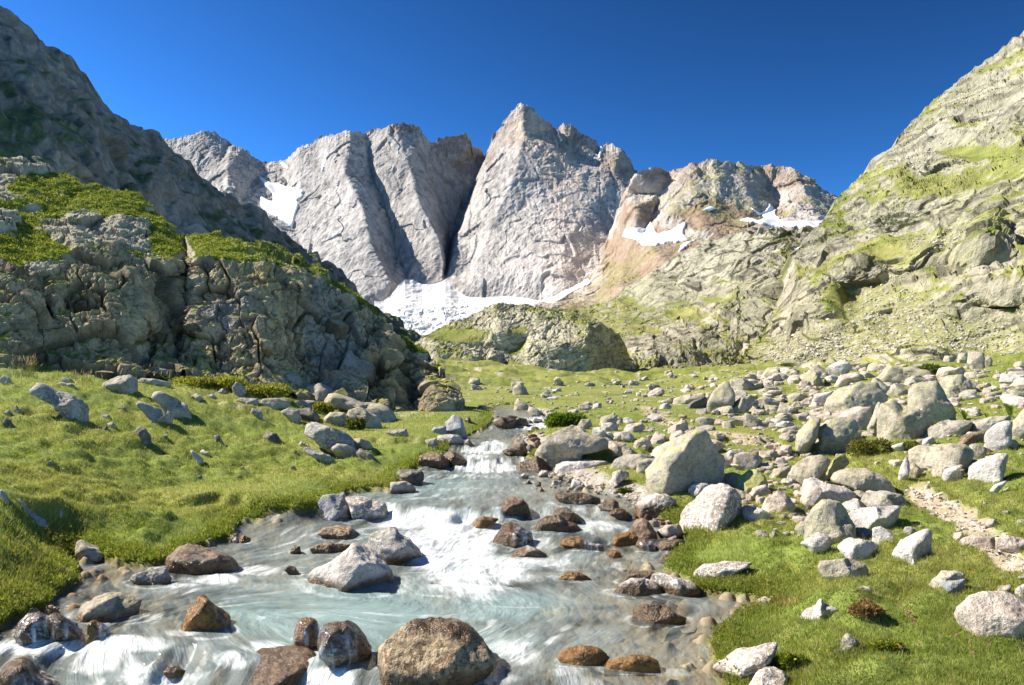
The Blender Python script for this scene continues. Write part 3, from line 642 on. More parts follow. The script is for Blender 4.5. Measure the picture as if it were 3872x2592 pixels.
# control points (u, v, Y) of the land surface
GP = [(0, 2370, 10.1), (100, 2240, 10.6), (0, 2080, 11.5), (220, 2150, 11.6), (-400, 2200, 10.5), (-800, 2000, 11), (500, 2070, 14.2), (400, 1940, 16), (950, 1915, 17.9), (1230, 1885, 18.3), (1310, 1822, 20.6), (1480, 1800, 22), (1560, 1722, 27), (1600, 1662, 32), (1700, 1640, 35.5),
      (0, 1430, 30), (300, 1430, 33), (600, 1440, 37), (900, 1452, 39.5), (1100, 1500, 40.5), (1250, 1530, 41), (1400, 1565, 42), (1500, 1600, 40), (1650, 1632, 38), (0, 1600, 21.5), (0, 1750, 17.5), (0, 1900, 14), (0, 2000, 12.5), (400, 1600, 24.5), (400, 1800, 19), (800, 1600, 29), (800, 1800, 21), (1150, 1650, 31), (1150, 1800, 22), (1400, 1700, 28), (-500, 1440, 27), (-500, 1600, 24), (-500, 1850, 14), (600, 2030, 15.6), (740, 1990, 16.6),
      (2730, 2375, 10.2), (2770, 2325, 10.5), (3000, 2592, 7.6), (3872, 2592, 7.2), (2800, 2550, 8.4), (3400, 2400, 8.8), (3872, 2300, 9.3), (3000, 2250, 11), (2700, 2200, 12.2), (2650, 2060, 15), (2900, 2050, 14.5), (3300, 2100, 12.5), (3872, 2100, 11.5), (3200, 1950, 17), (3600, 1950, 15.5), (3872, 1900, 15.5), (2600, 1960, 16.6), (2700, 1880, 18.9), (2400, 1785, 23.3), (2200, 1790, 24.4), (2200, 1745, 27), (2600, 1700, 29), (3000, 1800, 22), (3400, 1750, 22), (3872, 1700, 22), (3000, 1650, 33), (3400, 1600, 36), (3872, 1550, 34), (2100, 1685, 31), (2300, 1620, 38), (2110, 1598, 42), (2600, 1560, 52), (3000, 1500, 62), (3400, 1450, 62), (3872, 1400, 60), (4400, 2000, 11.5), (4400, 1600, 30), (4400, 1380, 60),
      (3400, 1386, 76), (3872, 1360, 74), (1800, 1560, 52), (1750, 1450, 130), (1750, 1405, 220), (2000, 1500, 100), (2400, 1500, 95), (2800, 1450, 140), (2000, 1450, 200), (2500, 1420, 280), (2650, 1399, 390), (3000, 1400, 280), (3000, 1365, 380), (3400, 1375, 290), (3872, 1350, 225), (3600, 1420, 120), (1700, 1370, 350), (2200, 1405, 300), (2100, 1395, 460), (1400, 1440, 120), (900, 1440, 120), (0, 1432, 90), (0, 1420, 250), (1200, 1400, 400), (4400, 1330, 180)]
GP = np.array(GP, float); _gp = at(GP[:, 0], GP[:, 1], GP[:, 2])
def _feat(x, y): return np.stack([x / y * 2.2, np.log(y)], -1)
_X = _feat(_gp[:, 0], _gp[:, 1])
def _k(a, b):
    r2 = ((a[:, None, :] - b[None]) ** 2).sum(-1) + 1e-9
    return .5 * r2 * np.log(r2)
_n = len(_X); _A = np.zeros((_n + 3, _n + 3)); _A[:_n, :_n] = _k(_X, _X) + np.eye(_n) * .002
_Pm = np.concatenate([np.ones((_n, 1)), _X], 1); _A[:_n, _n:] = _Pm; _A[_n:, :_n] = _Pm.T
_wt = np.linalg.solve(_A, np.concatenate([_gp[:, 2], np.zeros(3)]))
def landz(x, y):
    f = _feat(x.ravel(), y.ravel()); o = np.empty(len(f))
    for s in range(0, len(f), 100000):
        q = f[s:s + 100000]; o[s:s + 100000] = _k(q, _X) @ _wt[:_n] + _wt[_n] + q @ _wt[_n + 1:]
    return o.reshape(x.shape)
# perspective-friendly grid: columns are x/Y, rows are distance
UX = np.arange(-1.25, 1.2501, 4.0 / FPX)
rowsY = [5.2]
while rowsY[-1] < 480:
    y = rowsY[-1]; rowsY.append(y * (1 + min(max(.0034, .00034 * y), .012)))
GY = np.array(rowsY); GR, GC = len(GY), len(UX)
log('ground grid', GR, GC)
gx = UX[None, :] * GY[:, None]; gy = np.broadcast_to(GY[:, None], gx.shape).copy()
coarse = landz(gx[::4, ::6], gy[::4, ::6])
def upsample(a):
    ri = np.arange(GR) / 4.; ci = np.arange(GC) / 6.
    r0 = np.minimum(ri.astype(int), a.shape[0] - 2); c0 = np.minimum(ci.astype(int), a.shape[1] - 2)
    fr = (ri - r0)[:, None]; fc = (ci - c0)[None]
    return (a[r0][:, c0] * (1 - fr) * (1 - fc) + a[r0 + 1][:, c0] * fr * (1 - fc) + a[r0][:, c0 + 1] * (1 - fr) * fc + a[r0 + 1][:, c0 + 1] * fr * fc)
land = upsample(coarse)
wat = Wz(gx, gy)
q0 = np.stack([gx, gy, 0 * gx], -1)
near = gy < 64
sd = np.full(gx.shape, 50.0)
nr = int(near[:, 0].sum())
sx, sy = gx[:nr] + .10 * fbm(q0[:nr] / .45, 3), gy[:nr] + .10 * fbm(q0[:nr] / .45 + 7, 3)
dd = polydist(sx, sy, SHORE); ins = inpoly(sx, sy, SHORE)
sd[:nr] = np.where(ins, -dd, dd)          # negative in the stream
gu, gv = project(np.stack([gx, gy, land], -1))
def pblob(L, soft=.5, u=None, v=None):
    u = gu if u is None else u; v = gv if v is None else v
    m = np.zeros(u.shape)
    for uc, vc, ru, rv in L:
        d = np.sqrt(((u - uc) / ru) ** 2 + ((v - vc) / rv) ** 2)
        m = np.maximum(m, 1 - sstep(1 - soft, 1 + soft, d))
    return m
gravel = pblob([(2130, 1830, 170, 45), (2350, 1880, 120, 40), (300, 2180, 90, 40), (2450, 1960, 80, 40), (2000, 1700, 60, 40), (1980, 1590, 100, 30)])
# hummocks
left = (gx < 0) * 1.0
hum = .06 * fbm(q0 / .38, 3) + (.10 + .06 * left) * fbm(q0 / 1.1 + 5, 3) + (.10 + .16 * left) * fbm(q0 / 3.0 + 9, 2)
hum = np.where(gy > 35, hum + sstep(35, 70, gy) * (1.3 * fbm(q0 / 9. + 3, 4) + .45 * fbm(q0 / 2.6, 3)), hum)
hum += sstep(70, 200, gy) * 5.0 * fbm(q0 / 26. + 3, 4)
tuss = worley(q0 / np.array([.55, .55, 1.]) * 1.0)
hum += np.where(gy < 50, .12 * sstep(.75, .1, tuss[0]), 0)
bank = land + hum * sstep(0, 1.2, sd)
bank = np.maximum(bank, wat + .10 + .16 * sstep(.0, .6, sd) * (1 - gravel))
# overhanging turf bulge at the waterline
bulge = np.exp(-((sd - .25) / .25) ** 2) * .10 * (1 - gravel) * (gy < 36)
bank += bulge * (1 + fbm(q0 / .5 + 2, 3))
bank = np.where(gravel > .3, np.minimum(bank, wat + .05 + .12 * np.clip(sd, 0, 4) + .03 * fbm(q0 / .2, 2)) * sstep(.3, .8, gravel) + bank * (1 - sstep(.3, .8, gravel)), bank)
cob = worley(q0 / .34 + 3, .9); cob2 = worley(q0 / .13 + 11, .9)
bed = wat - .05 - .42 * sstep(0, 1.3, -sd) + .16 * sstep(.55, .1, cob[0]) * (cob[2] > .35) + .04 * sstep(.5, .1, cob2[0])
lipw = .06 + .5 * gravel
roll = sstep(-.10, 1.25, sd) * (1 - gravel) + gravel
bank = np.where((sd < 1.3) & (gy < 60), wat + .07 + (bank - wat - .07) * roll, bank)
t = sstep(-.03, 1, (sd + .04) / lipw * .5)
Z = np.where(sd > -.1, bed * (1 - t) + bank * t, bed)
# path trodden into the right bank
paths = [np.array([at(u, v, 1)[:2] for u, v in L]) for L in ()]
PATHPX = [[(4000, 2200), (3872, 2120), (3700, 2080), (3640, 2030), (3760, 1990), (3640, 1950), (3560, 1920), (3500, 1880)], [(3480, 1870), (3460, 1855), (3300, 1830), (3120, 1790), (2960, 1745), (2920, 1700), (2760, 1690), (2600, 1650), (2500, 1615), (2440, 1590), (2420, 1560), (2520, 1500)]]
pathm = np.zeros(gx.shape)
pathw = [(0, 130), (1000, 60)]
pu, pv = gu, gv
d1 = 12 + polydist(pu, pv * 1.6, [(u, v * 1.6) for u, v in [(4100, 2190), (3872, 2160), (3780, 2110), (3730, 2040), (3640, 1965), (3560, 1915), (3480, 1880)]], False)
pathm = np.maximum(pathm, 1 - sstep(40, 90, d1 - 40 * fbm(q0 / 1.2 + 4, 3)))
d2 = polydist(pu, pv * 2.2, [(u, v * 2.2) for u, v in [(2960, 1740), (2930, 1705), (2800, 1690), (2640, 1662), (2540, 1625), (2470, 1600), (2440, 1570)]], False)
pathm = np.maximum(pathm, 1 - sstep(8, 40, d2 - 30 * fbm(q0 / 1.5 + 4, 3)))
pathm *= (gy < 60) & (sd > .4)
Z -= .05 * pathm * (gy < 40)
f_a = fbm(q0 / .9, 4); f_b = fbm(q0 / 4. + 3, 3); f_c = fbm(q0 / .22 + 8, 3); f_d = fbm(q0 / 16., 4)
P3 = np.stack([gx, gy, Z], -1)
gn = gridnormals(P3)
grass = mix(rgb(.16, .20, .04), rgb(.23, .235, .065), sstep(-.35, .35, f_b + .4 * f_a))
grass = mix(grass, rgb(.12, .17, .025), .7 * sstep(.0, .4, f_a + .5 * f_c))
grass = mix(grass, rgb(.20, .165, .07), .45 * sstep(.2, .5, fbm(q0 / 1.7 + 12, 4)))
dirt = rgb(.11, .075, .04)
edge = sstep(.30, .02, sd) * (1 - gravel)
col = mix(grass, dirt, .85 * edge * sstep(.9, .6, gn[..., 2]))
peb = mix(rgb(.20, .17, .13), rgb(.42, .38, .33), cob2[2])
col = mix(col, peb, sstep(.25, .6, gravel + .3 * f_a))
# stony meadow further out
st = worley(q0 / (.35 + .012 * gy[..., None]) * 1.0, .95)
rockf = sstep(.12, .35, fbm(q0 / 11. + 31, 4) + .10 + .25 * pblob([(3100, 1480, 500, 110), (2600, 1480, 300, 60)]) - .2 * pblob([(2300, 1450, 260, 40), (1900, 1560, 120, 40)]))
stm = rockf * (st[2] > .45) * sstep(.42, .30, st[0]) * (gy > 28)
far = sstep(40, 90, gy)
col = mix(col, mix(rgb(.25, .235, .075), rgb(.17, .19, .04), sstep(-.3, .3, f_d + .5 * f_b)), far * .55)
col = mix(col, rgb(.11, .145, .025), far * .85 * sstep(.05, .3, fbm(q0 / 7. + 41, 4)))
col = mix(col, mix(rgb(.33, .30, .24), rgb(.47, .43, .37), st[2]), .9 * stm)
sand = mix(rgb(.33, .26, .175), rgb(.44, .36, .27), sstep(-.4, .4, f_c))
col = mix(col, sand, np.clip(pathm * 1.2, 0, 1) * (.55 + .45 * sstep(-.3, .2, f_a)))
bedc = mix(rgb(.15, .11, .065), rgb(.33, .275, .19), cob[2])
bedc = mix(bedc, rgb(.26, .14, .05), .5 * sstep(.1, .5, f_b))
inb = sstep(.02, -.12, sd)
col = mix(col, bedc, inb)
rightbare = pblob([(3250, 2310, 60, 22), (2760, 2240, 140, 24), (2960, 2260, 60, 16), (2700, 2420, 40, 60)], .7) * sstep(-.3, .3, f_a)
col = mix(col, rgb(.19, .10, .055), .7 * rightbare)
M_GROUND = terrain_mat('turf_and_earth', 3.0, 14.0, .03, .6, .72, 1.28, .95)
F = gridfaces(GR, GC)
pf = pathm[:-1, :-1].ravel() > .5
VV = P3.reshape(-1, 3); CC = np.clip(col.reshape(-1, 3), 0, 1)
v1, f1_, c1 = compact(VV, F[~pf], CC)
add('ground', new_mesh('ground', v1, f1_, True, c1), M_GROUND, 'grassy valley floor and banks', 'ground', kind='structure')
v1, f1_, c1 = compact(VV, F[pf], CC)
add('path', new_mesh('path', v1, f1_, True, c1), M_GROUND, 'sandy footpath winding through the boulders on the right bank', 'path', kind='structure')
log('ground')
# visible surface (water or land) under a photo pixel
SURF = np.where(sd < 0, np.maximum(wat, Z), Z)
SU, SV = project(np.stack([gx, gy, SURF], -1))
def hit(u, v):
    rx, _ = ray(u, v)
    c = (float(rx) - UX[0]) / (UX[1] - UX[0]); c0 = int(np.clip(c, 0, GC - 2)); f = min(max(c - c0, 0), 1)
    vs = SV[:, c0] * (1 - f) + SV[:, c0 + 1] * f
    k = np.where(vs <= v)[0]
    k = k[0] if len(k) else GR - 1
    if k == 0: return np.array([float(rx) * GY[0], GY[0], SURF[0, c0]])
    a, b = vs[k - 1], vs[k]; w = 0 if a == b else np.clip((a - v) / (a - b), 0, 1)
    Y = GY[k - 1] * (1 - w) + GY[k] * w
    s = SURF[:, c0] * (1 - f) + SURF[:, c0 + 1] * f
    return np.array([float(rx) * Y, Y, s[k - 1] * (1 - w) + s[k] * w])
def surf_at(x, y, arr=None):
    arr = SURF if arr is None else arr
    r = int(np.clip(np.searchsorted(GY, y), 1, GR - 1)); c = int(np.clip(round((x / y - UX[0]) / (UX[1] - UX[0])), 0, GC - 1))
    return float(arr[r, c])
# ------------------------------------------------------------------ rocks
def rock_mat(name, c1, c2, c3, lichen=.0, lcol=(.30, .30, .06), wetcol=(.10, .065, .035), rough=.85, spots=0., spotcol=(.72, .68, .64), sc_=1.0):
    nt = NT(name)
    tc = nt.n('ShaderNodeTexCoord').outputs['Object']
    oi = nt.n('ShaderNodeObjectInfo').outputs['Random']
    off = nt.n('ShaderNodeVectorMath', operation='ADD'); nt.l(tc, off.inputs[0])
    cmb = nt.n('ShaderNodeCombineXYZ')
    for k in range(3): nt.l(nt.math('MULTIPLY', oi, 37. + 11 * k), cmb.inputs[k])
    nt.l(cmb.outputs[0], off.inputs[1]); v = off.outputs[0]
    n1 = nt.noise(v, 2.2 * sc_, 6, .62); n2 = nt.noise(v, 11 * sc_, 5, .65); n3 = nt.noise(v, 45 * sc_, 3, .6)
    f = nt.math('ADD', nt.math('MULTIPLY', n1, .55), nt.math('MULTIPLY', n2, .45))
    c = nt.ramp(f, [(.40, c1), (.50, c2), (.60, c3)])
    g = nt.ramp(nt.math('ADD', nt.math('MULTIPLY', n3, .6), nt.math('MULTIPLY', nt.noise(v, 110 * sc_, 2, .6), .4)), [(.36, .62), (.64, 1.28)]); c = nt.mixc(1., c, g, 'MULTIPLY')
    vt = nt.n('ShaderNodeTexVoronoi', feature='DISTANCE_TO_EDGE'); vt.inputs['Scale'].default_value = 1.6 * sc_
    wv = nt.n('ShaderNodeVectorMath', operation='MULTIPLY_ADD'); nt.l(nt.n('ShaderNodeTexNoise', i_Scale=3.0 * sc_).outputs['Color'], wv.inputs[0]); wv.inputs[1].default_value = (.5, .5, .5); nt.l(v, wv.inputs[2]); nt.l(wv.outputs[0], vt.inputs['Vector'])
    cr = nt.ramp(vt.outputs['Distance'], [(0.0, .5), (.018, 1)])
    c = nt.mixc(nt.ramp(n1, [(.45, 0), (.6, .5)]), c, nt.mixc(1., c, cr, 'MULTIPLY'))
    if spots:
        sp = nt.ramp(nt.noise(v, 16 * sc_, 3, .6), [(.58 - .1 * spots, 0), (.63 - .1 * spots, 1)])
        c = nt.mixc(nt.math('MULTIPLY', sp, .85), c, spotcol)
    if lichen:
        nz = nt.n('ShaderNodeSeparateXYZ'); nt.l(nt.n('ShaderNodeNewGeometry').outputs['Normal'], nz.inputs[0])
        up = nt.ramp(nz.outputs[2], [(-.3, .25), (.8, 1)])
        li = nt.ramp(nt.noise(v, 5.5 * sc_, 5, .7), [(.60 - .16 * lichen, 0), (.68 - .16 * lichen, 1)])
        c = nt.mixc(nt.math('MULTIPLY', nt.math('MULTIPLY', li, up), .75), c, lcol)
        dl = nt.ramp(nt.noise(v, 8 * sc_, 5, .7), [(.60, 0), (.66, 1)])
        c = nt.mixc(nt.math('MULTIPLY', dl, .45), c, (.10, .095, .085))
    wet = attr(nt, 'wet', 'Fac')
    wc = nt.mixc(.55, nt.mixc(1., c, (.22, .16, .105), 'MULTIPLY'), nt.mixc(nt.ramp(n2, [(.4, 0), (.62, 1)]), wetcol, tuple(min(1, 2.6 * q) for q in wetcol)))
    c = nt.mixc(wet, c, wc)
    r = nt.n('ShaderNodeMix'); nt.l(wet, r.inputs[0]); r.inputs[2].default_value = rough; r.inputs[3].default_value = .22
    h = nt.math('ADD', nt.math('ADD', nt.math('MULTIPLY', n1, .5), nt.math('MULTIPLY', n2, .35)), nt.math('MULTIPLY', n3, .12))
    b = nt.bump(h, .95, .14 / sc_)
    return nt.done(nt.pr(c, r.outputs[0], b, .35).outputs[0])
RM = {
    'white': rock_mat('pale_rock', (.36, .32, .28), (.50, .46, .41), (.58, .54, .49)),
    'wspeck': rock_mat('speckled_pale_rock', (.22, .17, .13), (.39, .33, .27), (.50, .44, .37), spots=.5),
    'pink': rock_mat('pinkish_rock', (.33, .26, .21), (.46, .38, .31), (.55, .47, .40)),
    'tan': rock_mat('tan_rock', (.26, .22, .16), (.39, .34, .26), (.48, .43, .34), lichen=.35, lcol=(.40, .38, .14)),
    'lichen': rock_mat('lichened_rock', (.25, .225, .17), (.36, .32, .25), (.46, .41, .33), lichen=.6, lcol=(.40, .39, .11)),
    'grey': rock_mat('grey_rock', (.22, .195, .155), (.36, .32, .26), (.45, .405, .34), lichen=.3, lcol=(.30, .30, .16)),
    'gspeck': rock_mat('speckled_grey_rock', (.14, .13, .12), (.27, .25, .225), (.38, .36, .33), lichen=.3, lcol=(.33, .31, .16), spots=.25, spotcol=(.5, .48, .45)),
    'blue': rock_mat('bluish_rock', (.22, .225, .24), (.30, .305, .32), (.38, .385, .40), lichen=.2),
    'dark': rock_mat('dark_rock', (.07, .06, .05), (.15, .13, .11), (.25, .22, .19), lichen=.2),
    'brown': rock_mat('brown_rock', (.12, .075, .045), (.24, .165, .11), (.36, .28, .21)),
    'red': rock_mat('red_brown_rock', (.08, .04, .025), (.17, .09, .055), (.27, .17, .12)),
    'amber': rock_mat('amber_rock', (.16, .09, .03), (.32, .20, .07), (.45, .31, .14), wetcol=(.16, .08, .02)),
    'mottle': rock_mat('mottled_tan_rock', (.09, .055, .03), (.20, .135, .075), (.36, .28, .18), spots=1.0, spotcol=(.42, .32, .20), sc_=.75),
    'moss': rock_mat('green_lichened_rock', (.20, .19, .10), (.32, .30, .20), (.40, .38, .30), lichen=1.4, lcol=(.33, .33, .05)),
}
_ico = {}
def ico(sub):
    if sub not in _ico:
        import bmesh
        bm = bmesh.new(); bmesh.ops.create_icosphere(bm, subdivisions=sub, radius=1)
        bm.verts.ensure_lookup_table()
        _ico[sub] = (np.array([v.co for v in bm.verts]), np.array([[v.index for v in f.verts] for f in bm.faces])); bm.free()
    return _ico[sub]
def rock_radius(d, seed, rnd, k=15, face=0):
    r = np.random.default_rng(seed)
    N = r.normal(size=(k, 3)); N /= np.linalg.norm(N, axis=1)[:, None]
    h = r.uniform(.60, .95, k)
    if rnd > 11:                                     # small chipped facets on the angular ones
        M = r.normal(size=(26, 3)); M /= np.linalg.norm(M, axis=1)[:, None]
        N = np.concatenate([N, M]); h = np.concatenate([h, r.uniform(.86, 1.06, 26)])
    if face:
        N = np.concatenate([N, [[.60, -.80, -.06], [-.75, -.2, .62]]]); h = np.concatenate([h, [.34, .6]])
    rnd = rnd * 1.9
    dp = np.maximum(d @ N.T, 0) / h
    rad = 1 / ((dp ** rnd).sum(-1) + (1 / 1.25) ** rnd) ** (1 / rnd)
    return rad
def rock_shape(outline, seed, rnd=13, sub=5, thick=1.0, rough=.06, face=0):
    """outline: (k,2) silhouette in metres; a faceted stone whose silhouette follows it"""
    D, F = ico(sub)
    c = outline.mean(0); lo, hi = outline.min(0), outline.max(0); c = (lo + hi) / 2 * .5 + c * .5
    o = outline - c
    nth = 144; th = np.linspace(-math.pi, math.pi, nth, endpoint=False)
    s = np.zeros(nth)
    for j, t in enumerate(th):                       # radius of the outline in direction t
        e = np.array([math.cos(t), math.sin(t)]); best = 0
        a = o; b = np.roll(o, -1, 0); ed = b - a
        den = e[0] * ed[:, 1] - e[1] * ed[:, 0]; den = np.where(abs(den) < 1e-9, 1e-9, den)
        tt = (a[:, 0] * ed[:, 1] - a[:, 1] * ed[:, 0]) / den
        uu = (a[:, 0] * e[1] - a[:, 1] * e[0]) / den
        ok = (uu >= -1e-6) & (uu <= 1 + 1e-6) & (tt > 0)
        s[j] = tt[ok].max() if ok.any() else 0
    s[s == 0] = s[s > 0].mean()
    s = (np.roll(s, 1) + 4 * s + np.roll(s, -1)) / 6
    def rad(d): return rock_radius(d, seed, rnd, face=face)
    ph = np.linspace(-1.1, 1.1, 15)
    T, Pp = np.meshgrid(th, ph, indexing='ij')
    dd = np.stack([np.cos(T) * np.cos(Pp), np.sin(Pp), np.sin(T) * np.cos(Pp)], -1)
    rs = (rad(dd.reshape(-1, 3)).reshape(T.shape) * np.cos(Pp)).max(1)
    r = rad(D)
    t = np.arctan2(D[:, 2], D[:, 0]); ratio = s / rs
    rt = np.interp(t, np.append(th, math.pi), np.append(ratio, ratio[0]))
    w = np.sqrt(np.clip(1 - D[:, 1] ** 2, 0, 1)); rt = ratio.mean() * (1 - w) + rt * w
    V = D * r[:, None]
    V[:, 0] *= rt; V[:, 2] *= rt
    size = min(hi[0] - lo[0], 1.35 * (hi[1] - lo[1]))
    V[:, 1] *= .55 * size * thick
    nz = fbm(D * 1.7 + seed, 4, .55); n2 = fbm(D * 6 + seed * 1.3, 3, .6, ridged=True)
    n3 = fbm(D * 3.1 + seed * .7, 3, .6, ridged=True)
    V *= (1 + rough * nz + rough * .55 * n2 + rough * .7 * n3)[:, None]
    return V + np.array([c[0], 0, c[1]]), F
def edge_depth(p):
    """width of a stone in metres at distance of p"""
    return p
RIVER_RINGS = []; PLACED = []
def put_rock(poly, mat, name, label, cat, rnd=13, sub=None, thick=1.0, wet=0., sink=.0, seed=None, group=None, rough=.075, base=None, smooth=None, face=0):
    seed = seed if seed is not None else (int(poly[:, 0].sum() * 7 + poly[:, 1].sum()) % 99991)
    u0, u1, v0, v1 = poly[:, 0].min(), poly[:, 0].max(), poly[:, 1].min(), poly[:, 1].max()
    bot = poly[poly[:, 1] > v1 - .25 * (v1 - v0)]
    uc = bot[:, 0].mean(); vb = base if base else v1
    B_ = hit(min(max(uc, -900), 4700), vb - .04 * (v1 - v0))
    wpx = (u1 - u0) * B_[1] / FPX; hpx = (v1 - v0) * B_[1] / FPX
    Yc = B_[1] + .32 * min(wpx, 1.35 * hpx) * thick
    rx, rz = ray(poly[:, 0], poly[:, 1])
    um = (u0 + u1) / 2; ang = float(ray(um, vb)[0]); az = math.atan(ang)
    O = np.array([ang * Yc, Yc]); ex = np.array([math.cos(az), -math.sin(az)])   # local x across the view, local y away
    ey = np.array([math.sin(az), math.cos(az)])
    # points of the outline on the plane through O across the line of sight
    dist = (O @ ey) / (np.stack([rx, np.ones_like(rx)], -1) @ ey)
    X2 = np.stack([rx * dist, dist], -1)
    lx = (X2 - O) @ ex; lz = CAMZ + rz * dist
    z0 = B_[2]
    o2 = np.stack([lx, lz - z0], -1)
    pix = max(u1 - u0, v1 - v0)
    if sub is None: sub = 5 if pix > 130 else (4 if pix > 34 else 3)
    if True:
        lo_, hi_ = o2[:, 1].min(), o2[:, 1].max(); lowp = o2[:, 1] < lo_ + .3 * (hi_ - lo_)
        o2[lowp, 1] -= (.30 if wet else .38) * (hi_ - lo_)
    V, F = rock_shape(o2, seed, rnd, sub, thick, rough, face)
    at_ = {}
    if wet > 0:
        n = fbm(V / .22 + seed, 3)
        at_['wet'] = sstep(.10, -.02, V[:, 2] + .06 * n - wet)
        if mat == 'mottle' and pix > 300: at_['wet'] = np.maximum(at_['wet'], sstep(.72, .84, V[:, 2] / V[:, 2].max() + .5 * V[:, 0] / np.ptp(V[:, 0]) + .12 * n))
    me = new_mesh(name, V, F, (sub >= 4 if smooth is None else smooth), attrs=at_)
    ob = add(name, me, RM[mat], label, cat, group)
    ob.location = (O[0], O[1], z0 - (.09 * (o2[:, 1].max()) if wet > .03 else 0)); ob.rotation_euler = (0, 0, -az)
    PLACED.append((O[0], O[1], max(wpx, .05) * .5))
    return ob
